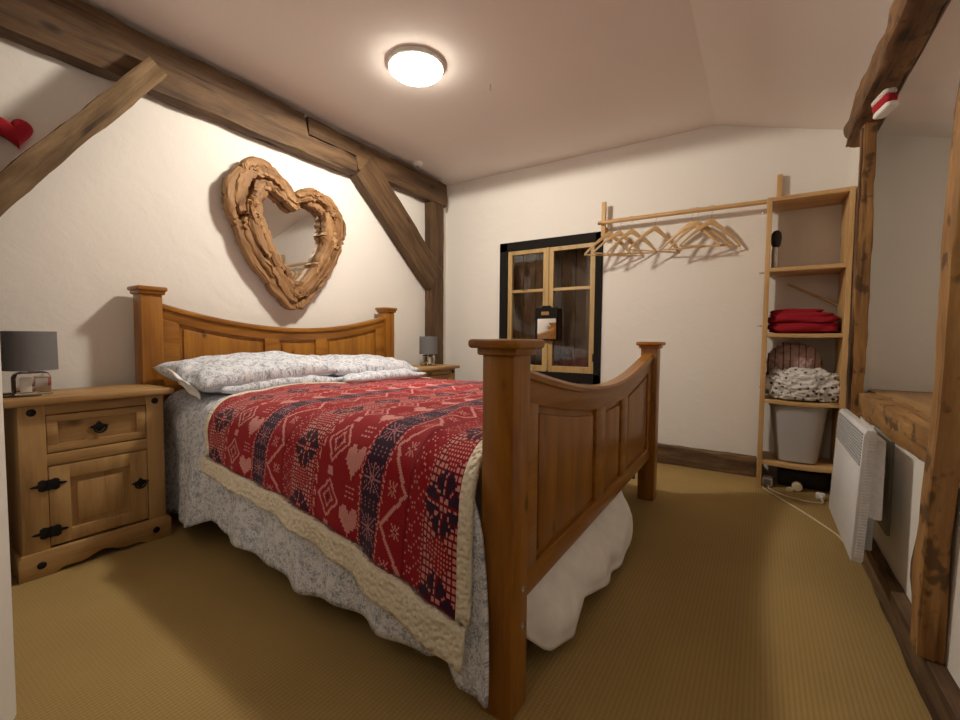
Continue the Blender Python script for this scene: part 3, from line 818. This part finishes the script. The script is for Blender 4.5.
    for (y, z, x) in ((ya+.04, .683, xf), (yb-.036, .683, xf), (ya+.05, .05, xf+.016), (yb-.05, .05, xf+.016)):
        bm = BM(); R = Matrix.Rotation(PI/2, 3, 'Y')
        add_lathe(bm, [(.015, -.002), (.015, .001), (.011, .006), (.004, .008), (0, .008)], (X(x), Y(y), z), 20, R)
        link_mesh('stud', bm, M_BLACK, t, smooth='auto')
    return t
cabinet(0, 0, 'waxed pine bedside cabinet with black iron hinges at the left of the bed')
cabinet(.02, 2.425, 'waxed pine bedside cabinet in the far corner beyond the bed')
def lamp(x, y, z0, label):
    t = thing('table_lamp', label, 'lamp', (x, y, z0), 'grey bedside lamps')
    bm = BM(); add_box(bm, (x-.04, y-.060, z0), (x+.04, y+.060, z0+.012), .005)
    pts = [(y-.056, z0+.01), (y+.056, z0+.01), (y+.056, z0+.075), (y+.050, z0+.092), (y+.036, z0+.100), (y-.036, z0+.100), (y-.050, z0+.092), (y-.056, z0+.075)]
    add_prism(bm, pts, 'x', x-.036, x+.036, .006, 3)
    b = link_mesh('base', bm, M_CHROME, t, smooth='auto')
    for y1, y2 in ((y-.042, y-.006),):
        bm = BM(); add_box(bm, (x+.034, y1, z0+.014), (x+.039, y2, z0+.078), .002)  # white panel paints a bright reflection onto the chrome base
        o = link_mesh('reflection_inset', bm, M_PLASTIC, b, smooth='auto')
    bm = BM(); add_box(bm, (x+.034, y+.004, z0+.016), (x+.0385, y+.044, z0+.074), .004)
    link_mesh('mirror_facet', bm, M_STEEL, b, smooth='auto')
    bm = BM(); add_tube(bm, [(x, y, z0+.098), (x, y, z0+.15)], .008, 12); link_mesh('lamp_holder', bm, M_CHROME, t, smooth='auto')
    bm = BM(); n = 48
    zl, zh = z0+.106, z0+.272; r = .086
    prof = [(r, zl), (r-.001, zh), (r-.005, zh), (r-.004, zl)]
    rings = [[bm.verts.new((x+q*math.cos(2*PI*k/n), y+q*math.sin(2*PI*k/n), z)) for k in range(n)] for q, z in prof]
    rings.append(rings[0])
    for A, B in zip(rings, rings[1:]):
        for k in range(n): bm.faces.new((A[k], A[(k+1) % n], B[(k+1) % n], B[k]))
    sh = link_mesh('lamp_shade', bm, M_GREY, t, smooth='auto')
    bm = BM(); add_tube(bm, [(x, y, zl+.03), (x+.084, y, zl+.03)], .002, 6); add_tube(bm, [(x-.084, y, zl+.03), (x, y, zl+.03)], .002, 6)
    add_tube(bm, [(x, y-.084, zl+.03), (x, y+.084, zl+.03)], .002, 6); link_mesh('shade_ring', bm, M_STEEL, sh)
    bm = BM()
    add_tube(bm, smooth_path([(x-.03, y-.05, z0+.008), (x-.02, y-.09, z0+.005), (x+.05, y-.11, z0+.004), (x+.10, y-.03, z0+.004), (x+.085, y+.01, z0+.004)]), .003, 6)
    link_mesh('cord', bm, M_BLKPL, t, smooth=True)
lamp(-2.64, .535, .742, 'table lamp with grey drum shade on the cabinet left of the bed')
lamp(-2.66, 3.235, .742, 'table lamp with grey drum shade on the far corner cabinet')

# ================================================================== DRIFTWOOD HEART MIRROR
# outline coordinates measured on the wall (y, z)
OUT = [(1.50, 1.93), (1.535, 2.06), (1.61, 2.15), (1.70, 2.185), (1.81, 2.165), (1.90, 2.10), (1.965, 2.03), (2.03, 2.07), (2.13, 2.11), (2.24, 2.10), (2.33, 2.06),
       (2.405, 1.98), (2.44, 1.87), (2.41, 1.73), (2.34, 1.58), (2.24, 1.43), (2.12, 1.29), (2.02, 1.20), (1.96, 1.195), (1.88, 1.25), (1.77, 1.37), (1.65, 1.52), (1.55, 1.70), (1.505, 1.82)]
INN = [(1.745, 1.86), (1.76, 1.94), (1.79, 1.985), (1.83, 1.985), (1.88, 1.965), (1.93, 1.925), (1.965, 1.90), (2.0, 1.925), (2.06, 1.95), (2.12, 1.95), (2.17, 1.935),
       (2.20, 1.89), (2.195, 1.80), (2.175, 1.70), (2.14, 1.61), (2.09, 1.52), (2.035, 1.445), (1.99, 1.41), (1.965, 1.412), (1.94, 1.45), (1.89, 1.53), (1.83, 1.63), (1.78, 1.73), (1.752, 1.80)]
def closed_interp(P, t):
    n = len(P); t = (t % 1)*n; i = int(t); f = t-i
    a, b, c, d = [Vector((*P[(i+k) % n], 0)) for k in (-1, 0, 1, 2)]
    q = .5*((2*b)+(c-a)*f+(2*a-5*b+4*c-d)*f*f+(3*b-a-3*c+d)*f**3); return q.x, q.y
SQ = lambda P, k: [(y*k, 1+(z-1)*k) for y, z in P]
OUT = SQ(OUT, .975)
cI = (sum(p[0] for p in INN)/len(INN), sum(p[1] for p in INN)/len(INN))
INN = SQ([(cI[0]+(y-cI[0])*1.06, cI[1]+(z-cI[1])*1.05) for y, z in INN], .985)
hm = thing('heart_mirror', 'heart shaped wall mirror framed in driftwood above the headboard', 'mirror', (-2.9, 1.97, 1.19))
NB = 120; bm = BM(); xb, xf = -2.895, -2.85
rings = []
for k in range(NB):
    t = k/NB; o_ = closed_interp(OUT, t); i_ = closed_interp(INN, t)
    o2 = (o_[0]*.88+i_[0]*.12, o_[1]*.88+i_[1]*.12); i2 = (i_[0]*.88+o_[0]*.12, i_[1]*.88+o_[1]*.12)
    rings.append([bm.verts.new((xb, *o2)), bm.verts.new((xf, *o2)), bm.verts.new((xf, *i2)), bm.verts.new((xb, *i2))])
for k in range(NB):
    A, B = rings[k], rings[(k+1) % NB]
    for q in range(4): bm.faces.new((A[q], A[(q+1) % 4], B[(q+1) % 4], B[q]))
link_mesh('backing_frame', bm, DRIFT['z'], hm)
bm = BM(); bm.faces.new([bm.verts.new((-2.872, *[closed_interp(INN, k/NB)[q]*.93+closed_interp(OUT, k/NB)[q]*.07 for q in (0, 1)])) for k in range(NB)])
link_mesh('mirror_glass', bm, M_MIRROR, hm)
def drift_piece(t0, t1, r0, r1, depth, seed):
    """one lump of driftwood following the heart between two arc positions; r 0 = inner edge, 1 = outer edge"""
    rnd = random.Random(seed); n = 22; m_ = 18; P = []
    for k in range(n+1):
        f = k/n; t = t0+(t1-t0)*f; r = (r0+r1)/2+.10*math.sin(f*PI*rnd.uniform(.6, 1.3)+rnd.uniform(0, 1))-.05
        o_, i_ = closed_interp(OUT, t), closed_interp(INN, t)
        P.append(((i_[0]+(o_[0]-i_[0])*r, i_[1]+(o_[1]-i_[1])*r), math.hypot(o_[0]-i_[0], o_[1]-i_[1])))
    b = BM(); rings = []
    for k in range(n+1):
        f = k/n; (c, wd) = P[k]; a, d = P[max(0, k-1)][0], P[min(n, k+1)][0]
        tx, ty = d[0]-a[0], d[1]-a[1]; L = math.hypot(tx, ty) or 1; nx, ny = -ty/L, tx/L
        half = max(.012, wd*(r1-r0)/2)*(.30+.70*math.sin(PI*min(1, max(0, .06+.88*f)))**.6)
        taper = (min(1, f/.07+.45) if f < .5 else min(1, (1-f)/.07+.45))
        ring = []
        for q in range(m_):
            th = 2*PI*q/m_; rad = 1+.20*nz(math.cos(th)*1.3+seed*5, math.sin(th)*1.3, f*2.5)+.20*nz(math.cos(th)*3+seed, math.sin(th)*3, f*5)+.08*nz(math.cos(th)*6+seed, math.sin(th)*6, f*16)
            u, v = math.cos(th), math.sin(th)
            u = math.copysign(abs(u)**.6, u); v = math.copysign(abs(v)**.45, v)
            off = u*half*rad*taper; dep = depth/2*(1+v*rad*taper)
            ring.append(b.verts.new((-2.872+max(.0, dep), c[0]+nx*off, c[1]+ny*off)))
        rings.append(ring)
    for A, B in zip(rings, rings[1:]):
        for q in range(m_): b.faces.new((A[q], A[(q+1) % m_], B[(q+1) % m_], B[q]))
    b.faces.new(rings[0][::-1]); b.faces.new(rings[-1])
    return b
def drift_obj(t0, t1, r0, r1, depth, seed):
    b = drift_piece(t0, t1, r0, r1, depth, seed)
    # origin at the piece, local z along it so that the grain follows
    o_ = closed_interp(OUT, t0); o2 = closed_interp(OUT, t1)
    d = Vector((0, o2[0]-o_[0], o2[1]-o_[1])).normalized(); x = Vector((1, 0, 0)); y = d.cross(x)
    c = Vector((-2.86, (o_[0]+o2[0])/2, (o_[1]+o2[1])/2))
    M_ = Matrix((x, y, d)).transposed().to_4x4(); M_.translation = c
    bmesh.ops.transform(b, matrix=M_.inverted(), verts=b.verts)
    me = bpy.data.meshes.new('driftwood_piece'); bmesh.ops.recalc_face_normals(b, faces=b.faces); b.to_mesh(me); b.free(); me.materials.append(DRIFT['z'])
    me.polygons.foreach_set('use_smooth', [True]*len(me.polygons))
    try: me.set_sharp_from_angle(angle=math.radians(38))
    except Exception: pass
    o = bpy.data.objects.new('driftwood_piece', me); COL.objects.link(o); o.parent = hm
    L = M_.copy(); L.translation = c-hm.location; o.matrix_local = L
# arc: 0 = left side, ~.12 left lobe, ~.27 notch, ~.42 right lobe, ~.73 tip
for args in [(.93, 1.09, .74, 1.0, .075, 11), (.95, 1.12, .46, .80, .09, 36), (1.07, 1.20, .70, 1.0, .08, 12), (1.08, 1.19, .40, .76, .10, 37), (.17, .275, .40, .98, .08, 13), (.10, .20, .05, .48, .07, 14), (.19, .29, .02, .42, .07, 15),
             (.265, .37, .56, 1.0, .095, 16), (.26, .36, .30, .62, .08, 38), (.36, .47, .66, 1.0, .08, 17), (.35, .46, .40, .72, .09, 39), (.33, .43, .02, .42, .055, 18), (.45, .555, .68, 1.0, .075, 19), (.46, .55, .42, .74, .085, 40), (.43, .53, .02, .46, .07, 20),
             (.54, .66, .74, 1.0, .07, 21), (.55, .67, .50, .80, .085, 41), (.52, .63, .10, .54, .08, 22), (.63, .735, .62, 1.0, .065, 23), (.61, .735, .02, .46, .075, 24), (.57, .71, .36, .68, .09, 25),
             (.735, .86, .70, 1.0, .07, 26), (.74, .87, .46, .76, .085, 42), (.73, .83, .02, .30, .07, 27), (.75, .88, .26, .54, .09, 28), (.82, .95, .76, 1.0, .065, 29), (.83, .95, .54, .82, .08, 43), (.82, .96, .02, .30, .07, 30),
             (.86, .985, .28, .60, .095, 31), (.94, 1.06, .02, .34, .075, 32), (1.03, 1.13, .04, .38, .07, 33), (.70, .765, .12, .55, .10, 34), (.92, 1.02, .26, .50, .10, 35)]:
    drift_obj(*args)

# ================================================================== CEILING LIGHT
cl = thing('ceiling_light', 'round lit ceiling light on the flat ceiling', 'ceiling light', (-1.79, 2.055, ZC-.075))
bm = BM(); add_lathe(bm, [(.150, ZC-.030), (.160, ZC-.030), (.165, ZC-.026), (.166, ZC-.002), (.158, ZC)], (-1.79, 2.055, 0), 56); link_mesh('base_ring', bm, M_PLASTIC, cl, smooth='auto')
q = N('lit_diffuser'); q.set(.5, 0, (.9, .85, .8), Emission_Strength=DIFFUSER_GLOW); q.b.inputs['Emission Color'].default_value = (*LAMP_COLOR, 1)
bm = BM(); add_lathe(bm, [(0, ZC-.068), (.06, ZC-.067), (.11, ZC-.062), (.140, ZC-.053), (.155, ZC-.040), (.158, ZC-.0302)], (-1.79, 2.055, 0), 56)
link_mesh('diffuser', bm, q.m, cl, smooth=True)
bm = BM(); add_lathe(bm, [(0, ZC-.032), (.030, ZC-.032), (.042, ZC-.022), (.046, ZC-.008), (.05, ZC)], (-2.76, 3.19, 0), 32)
sd = thing('smoke_alarm', 'small round white smoke alarm on the ceiling beside the wall beam', 'smoke alarm', (-2.76, 3.19, ZC-.032))
link_mesh('body', bm, M_PLASTIC, sd, smooth='auto')
bm = BM(); add_lathe(bm, [(0, ZC-.037), (.014, ZC-.036), (.016, ZC-.031)], (-2.76, 3.19, 0), 20); link_mesh('test_button', bm, M_HEATG, sd, smooth='auto')
bm = BM(); add_tube(bm, [(-1.52, 2.466, ZC), (-1.52, 2.466, ZC-.02)], .003, 8)
add_tube(bm, [(-1.52, 2.466+.010*math.sin(a), ZC-.03+.010*math.cos(a)) for a in [k*.5 for k in range(11)]], .0025, 6)
tag(link_mesh('ceiling_hook', bm, M_STEEL, smooth=True), 'tiny metal hook screwed into the ceiling right of the light', 'hook')

# ================================================================== SHELF UNIT AND RAIL
sx0, sx1, sy0, sy1 = .004, .455, 3.50, 3.815
su = thing('shelf_unit', 'tall open pine shelf unit against the far wall beside the recess', 'shelf unit', (.23, 3.65, 0))
for a in ((sx0, sx0+.03), (sx1-.028, sx1)):
    bm = BM(); add_box(bm, (a[0], sy0, 0 if a[0] < .2 else 0), (a[1], sy1-.05 if a[0] < .2 else sy1, 1.945), .002)
    link_mesh('side_panel', bm, SHELFW['z'], su, smooth='auto')
def shelf(z, sag=0, name='shelf', th=.026):
    bm = BM(); n = 16
    for i in range(n+1):
        pass
    pts = []
    xs = [sx0+.03+(sx1-sx0-.058)*i/n for i in range(n+1)]
    sg = lambda x: -sag*math.sin(PI*(x-sx0)/(sx1-sx0))
    add_prism(bm, [(x, z-th+sg(x)) for x in xs]+[(x, z+sg(x)) for x in reversed(xs)], 'y', sy0+.002, sy1, .0015)
    link_mesh(name, bm, SHELFW['x'], su, smooth='auto')
shelf(1.944, 0, 'top_board'); shelf(1.483); shelf(1.052, .004); shelf(.612, .012); shelf(.195, .012)
bm = BM(); add_prism(bm, [(.14, 1.40), (.16, 1.40), (.435, 1.25), (.435, 1.235)], 'y', sy1-.03, sy1-.006); link_mesh('diagonal_batten', bm, SHELFW['x'], su)
for z in (1.86, 1.46, 1.10):
    bm = BM(); add_tube(bm, [(sx0+.002, 3.56, z), (sx0-.03, 3.56, z)], .005, 8); link_mesh('screw', bm, M_STEEL, su, smooth=True)
# hanging rail on two short uprights
RY, RZ = 3.715, 1.985
hr = thing('clothes_rail', 'pale wooden clothes rail between short upright and the shelf unit', 'rail', (-.57, RY, 1.85))
bm = BM(); add_tube(bm, [(-1.20, RY, RZ+.003), (-.6, RY, RZ), (sx0-.001, RY, RZ-.008)], .017, 16); link_mesh('rail', bm, SHELFW['x'], hr, smooth='auto')
bm = BM(); add_box(bm, (-1.18, RY+.018, 1.87), (-1.145, RY+.05, 2.165), .003)
add_box(bm, (-1.172, RY+.045, 1.93), (-1.153, YF, 1.965), .002); link_mesh('upright', bm, SHELFW['z'], hr, smooth='auto')
bm = BM(); add_box(bm, (.058, YF-.045, 1.946), (.09, YF-.015, 2.175), .003)
tag(link_mesh('upright_batten', bm, SHELFW['z'], smooth='auto'), 'short pale wooden batten standing up behind the top of the shelf unit', 'batten')
# ------------------------------------------------------------------ hangers
def make_hanger(label):
    t = thing('coat_hanger', label, 'hanger', (0, 0, 0), 'wooden hangers on the rail')
    bm = BM(); hw, sh = .210, .195
    def arm(sg):
        top = []; bot = []
        for k in range(17):
            f = k/16; x = sg*hw*f; zt = -.074-sh*f**1.02+.010*math.sin(PI*f); th = .026*(1-f)**1.5+.019
            top.append((x, zt)); bot.append((x, zt-th))
        return top, bot
    tl, bl = arm(-1); tr, br = arm(1)
    outl = tl[::-1]+tr[1:]+br[::-1][:-1]+bl[:0:-1]+[]
    pts = tl[::-1]+tr[1:]+br[::-1]+bl[1:]
    add_prism(bm, pts, 'y', -.008, .008, .003)
    link_mesh('shoulders', bm, M_WOOD_H['x'], t, smooth='auto')
    bm = BM(); add_tube(bm, [(-hw+.008, 0, -.074-sh-.009), (hw-.008, 0, -.074-sh-.009)], .0055, 10); link_mesh('trouser_bar', bm, M_WOOD_H['x'], t, smooth='auto')
    bm = BM()
    hk = [(0, 0, -.09), (0, 0, -.045), (.004, 0, -.032)]+[(.0+.0215*math.sin(a), 0, .0-.0215*math.cos(a)) for a in [.35+k*.33 for k in range(13)]]
    add_tube(bm, hk, .0019, 8); link_mesh('hook', bm, M_STEEL, t, smooth=True)
    return t
HL = ['wooden hanger at the far left end of the rail, overlapping the dark window edge',
      'second wooden hanger from the left end of the rail',
      'third wooden hanger from the left end of the rail',
      'fourth wooden hanger from the left, alone in the middle of the row',
      'fifth wooden hanger from the left, front one of the crowded cluster',
      'sixth wooden hanger from the left, in the middle of the crowded cluster',
      'rightmost wooden hanger on the rail, nearest the shelf unit']
HX = [(-1.105, 38, 0), (-1.015, 33, 3), (-.925, 33, -2), (-.735, 36, 2), (-.475, -3, 2), (-.44, 16, -3), (-.34, 20, 2)]
h0 = make_hanger(HL[0])
for i, (x, a, ti) in enumerate(HX):
    h = h0 if i == 0 else copy_tree(h0)
    h.location = (x, RY, RZ+.0185-.0195+.001+(-.001 if i % 2 else 0)); h.rotation_euler = (0, math.radians(ti), math.radians(a)); h['label'] = HL[i]

# ------------------------------------------------------------------ things on the shelves
bt = thing('spray_bottle', 'slim silver bottle with rounded black top on the upper shelf', 'bottle', (.062, 3.60, 1.483))
bm = BM(); add_lathe(bm, [(.019, 1.484), (.021, 1.49), (.021, 1.62), (.017, 1.635)], (.062, 3.60, 0), 24); link_mesh('body', bm, M_STEEL, bt, smooth='auto')
bm = BM(); add_lathe(bm, [(.018, 1.632), (.027, 1.65), (.032, 1.69), (.028, 1.725), (.015, 1.742), (0, 1.745)], (.064, 3.60, 0), 24); link_mesh('cap', bm, M_BLKPL, bt, smooth=True)
def soft_slab(c, s, seed, n=26, p=3.0, amp=.012):
    b = BM(); rings = []
    nu, nv = 40, 22
    for j in range(nv+1):
        ph = -PI/2+PI*j/nv; ring = []
        for i in range(nu):
            th = 2*PI*i/nu
            def sp(v, e): return math.copysign(abs(v)**e, v)
            x = sp(math.cos(ph), .55)*sp(math.cos(th), .4); y = sp(math.cos(ph), .55)*sp(math.sin(th), .4); z = sp(math.sin(ph), .6)
            d = 1+amp*8*nz(x*1.6+seed, y*1.6, z*1.6)*.5+amp*4*nz(x*4+seed, y*4, z*4)
            ring.append(b.verts.new((c[0]+x*s[0]/2*d, c[1]+y*s[1]/2*d, c[2]+z*s[2]/2*d)))
        rings.append(ring)
    for A, B in zip(rings, rings[1:]):
        for k in range(nu): b.faces.new((A[k], A[(k+1) % nu], B[(k+1) % nu], B[k]))
    bmesh.ops.remove_doubles(b, verts=b.verts, dist=1e-5); return b
rb = thing('folded_blanket', 'deep red folded fleece blanket on the middle shelf', 'blanket', (.235, 3.65, 1.05))
for c, s, sd_ in (((.225, 3.66, 1.089), (.37, .27, .075), 1), ((.222, 3.655, 1.150), (.365, .26, .075), 2), ((.19, 3.67, 1.192), (.29, .22, .045), 3)):
    link_mesh('fold', soft_slab(c, s, sd_, amp=.03), M_RED, rb, smooth=True)
bm = soft_slab((.405, 3.68, 1.075), (.055, .18, .05), 8)
tag(link_mesh('folded_cloth', bm, plain('brown_cloth', (.06, .02, .012), .9), smooth=True), 'small dark brown cloth squeezed beside the red blanket', 'cloth')
def stripes(name, base, cols, freq, axis='x'):
    q = N(name); v = q.coord(scale=(freq if axis == 'x' else 1, freq if axis == 'y' else 1, freq*.3))
    nn = q.n('ShaderNodeTexNoise', i_Scale=2., i_Detail=2.0); q.l(v, nn.inputs['Vector'])
    wv = q.n('ShaderNodeTexWave', i_Scale=1., i_Distortion=1.2); wv.bands_direction = 'DIAGONAL' if axis == 'd' else 'X'; q.l(v, wv.inputs['Vector'])
    c = q.ramp(wv.outputs['Fac'], [(0., base), (.45, base), (.52, cols), (.66, cols), (.72, base)], 'LINEAR')
    q.bump(nn.outputs['Fac'], .4, .01)
    return q.set(.9, 0, c, spec=.15)
def print_mat():
    q = N('printed_cotton'); v = q.coord()
    vo = q.n('ShaderNodeTexVoronoi', i_Scale=34.); q.l(v, vo.inputs['Vector'])
    nn = q.n('ShaderNodeTexNoise', i_Scale=18., i_Detail=3.0, i_Distortion=2.0); q.l(v, nn.inputs['Vector'])
    a = q.ramp(vo.outputs['Distance'], [(.30, (.07, .045, .045)), (.42, (.72, .69, .66))])
    b = q.ramp(nn.outputs['Fac'], [(.42, (0, 0, 0)), (.52, (1, 1, 1))])
    c = q.mix(b, (.72, .69, .66), a)
    return q.set(.9, 0, c, spec=.15)
def crumple(c, s, seed, amp=.25, fr=2.2):
    b = BM(); bmesh.ops.create_icosphere(b, subdivisions=6, radius=1)
    for v in b.verts:
        p = v.co.copy(); n1 = noise.noise(p*fr+Vector((seed*9, 0, 0))); n2 = 1-abs(noise.noise(p*fr*2.3+Vector((0, seed*5, 0))))*2
        n3 = 1-abs(noise.noise(p*fr*5+Vector((0, 0, seed*5))))*2
        d = 1+amp*n1+.16*n2+.09*n3
        p = Vector((math.copysign(abs(p.x)**.75, p.x), math.copysign(abs(p.y)**.75, p.y), math.copysign(abs(p.z)**.8, p.z)))*d
        z = p.z*s[2]/2; z = max(z, -s[2]/2*.86)
        v.co = Vector((c[0]+p.x*s[0]/2, c[1]+p.y*s[1]/2, c[2]+z))
    return b
bm = crumple((.195, 3.715, .79), (.26, .14, .32), 3, .2, 1.4)
M_STR = stripes('striped_cotton', (.5, .36, .32), (.26, .05, .06), 3.6)
o = tag(link_mesh('striped_cushion', bm, M_STR, smooth=True), 'crumpled cushion with dull red stripes standing behind the linen pile', 'cushion')
o.location.x += .0
bm = crumple((.235, 3.605, .70), (.36, .17, .20), 5, .25, 2.6)
tag(link_mesh('linen_pile', bm, print_mat(), smooth=True), 'crumpled bundle of white printed linen on the lower shelf', 'linen')
# frosted plastic bin
def frosted():
    q = N('frosted_plastic'); return q.set(.35, 0, (.60, .57, .56), Transmission_Weight=.3, IOR=1.3)
bm = BM(); n = 40; rings = []
def rrect(hx, hy, z, cx, cy):
    out = []
    for k in range(n):
        th = 2*PI*k/n; c, s = math.cos(th), math.sin(th)
        out.append(bm.verts.new((cx+math.copysign(abs(c)**.6, c)*hx, cy+math.copysign(abs(s)**.6, s)*hy, z)))
    return out
spec = [(.112, .095, .192), (.116, .099, .196), (.158, .128, .555), (.166, .135, .56), (.166, .135, .572), (.154, .124, .572), (.112, .094, .202)]
rings = [rrect(a, b_, z, .226, 3.655) for a, b_, z in spec]
for A, B in zip(rings, rings[1:]):
    for k in range(n): bm.faces.new((A[k], A[(k+1) % n], B[(k+1) % n], B[k]))
bm.faces.new(rings[0][::-1]); bm.faces.new(rings[-1])
tag(link_mesh('waste_bin', bm, frosted(), smooth='auto'), 'frosted grey plastic bin tapering downwards on the bottom shelf', 'bin')

# ------------------------------------------------------------------ under the shelf: sockets and leads
pa = thing('extension_socket', 'white extension socket block on the carpet at the left under the shelf unit', 'socket', (.065, 3.585, 0))
bm = BM(); add_box(bm, (.035, 3.56, .0), (.10, 3.63, .062), .012, 3); link_mesh('body', bm, M_PLASTIC, pa, smooth='auto')
bm = BM(); add_box(bm, (.05, 3.553, .015), (.088, 3.562, .05), .003); link_mesh('plug', bm, M_HEATG, pa, smooth='auto')
bm = BM(); R = Matrix.Rotation(PI/2, 3, 'X')
add_lathe(bm, [(.020, -.03), (.028, -.025), (.030, .02), (.026, .028), (0, .03)], (.235, 3.57, .031), 24, R)
tag(link_mesh('cable_reel', bm, M_CABLE, smooth='auto'), 'small round cream roll lying on the carpet under the shelf unit', 'roll')
bm = BM(); add_box(bm, (.325, 3.43, .0), (.375, 3.47, .045), .012, 3); add_box(bm, (.338, 3.415, .012), (.362, 3.432, .032), .006)
tag(link_mesh('plug', bm, M_PLASTIC, smooth='auto'), 'white mains plug lying on the carpet beside the heater', 'plug')
bm = BM(); add_box(bm, (.13, 3.65, .0), (.41, 3.78, .11), .01)  # black block stands in for the dark shade under the bottom shelf
tag(link_mesh('under_shelf_shade', bm, M_BLKPL, smooth='auto'), 'low black block standing in for the shadow under the bottom shelf', 'shadow')
bm = BM(); add_tube(bm, smooth_path([(.05, 3.55, .012), (.045, 3.50, .005), (.10, 3.38, .005), (.20, 3.20, .005), (.29, 3.02, .005), (.36, 2.86, .005), (.375, 2.78, .008), (.375, 2.70, .03), (.365, 2.60, .12), (.36, 2.55, .245)], 10), .0045, 8)
tag(link_mesh('power_lead', bm, M_CABLE, smooth=True), 'cream lead running across the carpet from the socket to the heater', 'cable')
bm = BM(); add_tube(bm, smooth_path([(.075, 3.55, .012), (.085, 3.49, .005), (.16, 3.40, .005), (.26, 3.35, .005), (.35, 3.36, .005), (.352, 3.405, .015), (.35, 3.414, .022)], 10), .0045, 8)
tag(link_mesh('power_lead', bm, M_CABLE, smooth=True), 'shorter cream lead looping in front of the shelf unit to the plug', 'cable')
bm = BM(); add_prism(bm, [(.17, 3.50), (.215, 3.51), (.195, 3.55)], 'z', 0, .03, .006)
tag(link_mesh('adaptor', bm, M_CABLE, smooth='auto'), 'small pale wedge shaped adaptor between the socket and the roll', 'adaptor')

# ================================================================== HEATER
he = thing('panel_heater', 'white electric panel heater fixed to the low wall under the sill', 'heater', (.36, 2.38, .13))
ya, yb = 2.04, 2.64
pz = [(.300, .205), (.300, .23), (.320, .665), (.328, .685), (.352, .685), (.356, .675), (.336, .21), (.331, .20), (.306, .20)]
bm = BM(); add_prism(bm, [(x, z) for x, z in pz], 'y', ya, yb, .003); link_mesh('casing', bm, M_HEAT, he, smooth='auto')
bm = BM()
add_prism(bm, [(.2985, .212), (.3035, .212), (.3185, .54), (.3135, .54)], 'y', ya+.006, yb-.006, .002); link_mesh('front_panel', bm, M_HEAT, he, smooth='auto')
bm = BM()
for k in range(11):
    z = .553+k*.0110; x = .300+.046*(z-.23)
    add_box(bm, (x-.003, ya+.012, z), (x+.006, yb-.012, z+.006), .001)
link_mesh('grille', bm, M_HEATG, he)
bm = BM()
for k in range(40):
    z = .22+k*.0112; x = .306+.046*(z-.23); add_box(bm, (x+.006, ya-.002, z), (x+.030, ya+.003, z+.005), .001)
link_mesh('side_vent', bm, M_HEAT, he)
bm = BM(); add_box(bm, (.345, ya+.02, .36), (.385, yb-.03, .65), .006); link_mesh('rear_housing', bm, M_HEAT, he, smooth='auto')
bm = BM(); add_box(bm, (.334, ya+.02, .245), (.362, yb-.05, .37), .004)
link_mesh('control_box', bm, M_HEATG, he, smooth='auto')
bm = BM(); add_box(bm, (.440, 2.29, .235), (.4525, 2.60, .62), .003)
link_mesh('wall_plate', bm, plain('grey_green_metal', (.30, .31, .27), .5), he)
for y in (2.36, 2.53):
    bm = BM(); add_box(bm, (.384, y-.02, .45), (.441, y+.02, .58), .002); link_mesh('wall_bracket', bm, M_STEEL, he)

# ================================================================== CLOTH ORNAMENTS
def heart_pts(n=40, s=1.0):
    out = []
    for k in range(n):
        t = 2*PI*k/n
        out.append((s*16*math.sin(t)**3/32, s*(13*math.cos(t)-5*math.cos(2*t)-2*math.cos(3*t)-math.cos(4*t))/32))
    return out
def padded_heart(c, s, th, rot=0):
    b = BM(); L = []
    for f, q in ((0, -.0), (.0, 1), ):
        pass
    pts = heart_pts(48, s); rings = []
    prof = [(.0, 1.0), (.55, .9), (.82, .62), (.96, .3), (1.0, 0)]
    def ring(k, x):
        out = []
        for (a, z) in pts:
            ar, zr = a*math.cos(rot)-z*math.sin(rot), a*math.sin(rot)+z*math.cos(rot)
            out.append(b.verts.new((c[0]+x, c[1]+ar*k, c[2]+zr*k)))
        return out
    R_ = [ring(max(k, .02), th*h) for k, h in prof]+[ring(max(k, .02), -th*h) for k, h in prof[-2::-1]]
    for A, B in zip(R_, R_[1:]):
        for k in range(48): b.faces.new((A[k], A[(k+1) % 48], B[(k+1) % 48], B[k]))
    b.faces.new(R_[0]); b.faces.new(R_[-1][::-1]); return b
hh = thing('fabric_heart', 'padded red felt heart hanging on the wall behind the slanting brace', 'ornament', (-2.865, .555, 1.84))
link_mesh('heart', padded_heart((-2.865, .555, 1.915), .145, .028, .25), M_REDFELT, hh, smooth=True)
# red and white ornament wrapped on the purlin
orn = thing('cloth_ornament', 'red and white stuffed cloth ornament hanging on the log at the recess', 'ornament', (.43, 2.66, 2.0))
OR = Euler((math.radians(-8), math.radians(-4), math.radians(20))).to_matrix()
def orn_part(name, lo, hi, mat):
    bm = soft_slab((0, 0, (lo+hi)/2), (.05, .11, hi-lo), int(lo*100), amp=.008)
    bmesh.ops.transform(bm, matrix=Matrix.Translation((.43, 2.66, 2.055)) @ OR.to_4x4(), verts=bm.verts)
    link_mesh(name, bm, mat, orn, smooth=True)
orn_part('white_cuff', .022, .052, fleece('white_fleece', (.8, .74, .68)))
orn_part('red_body', -.015, .03, M_REDFELT)
orn_part('pale_base', -.038, -.008, M_SHEET)
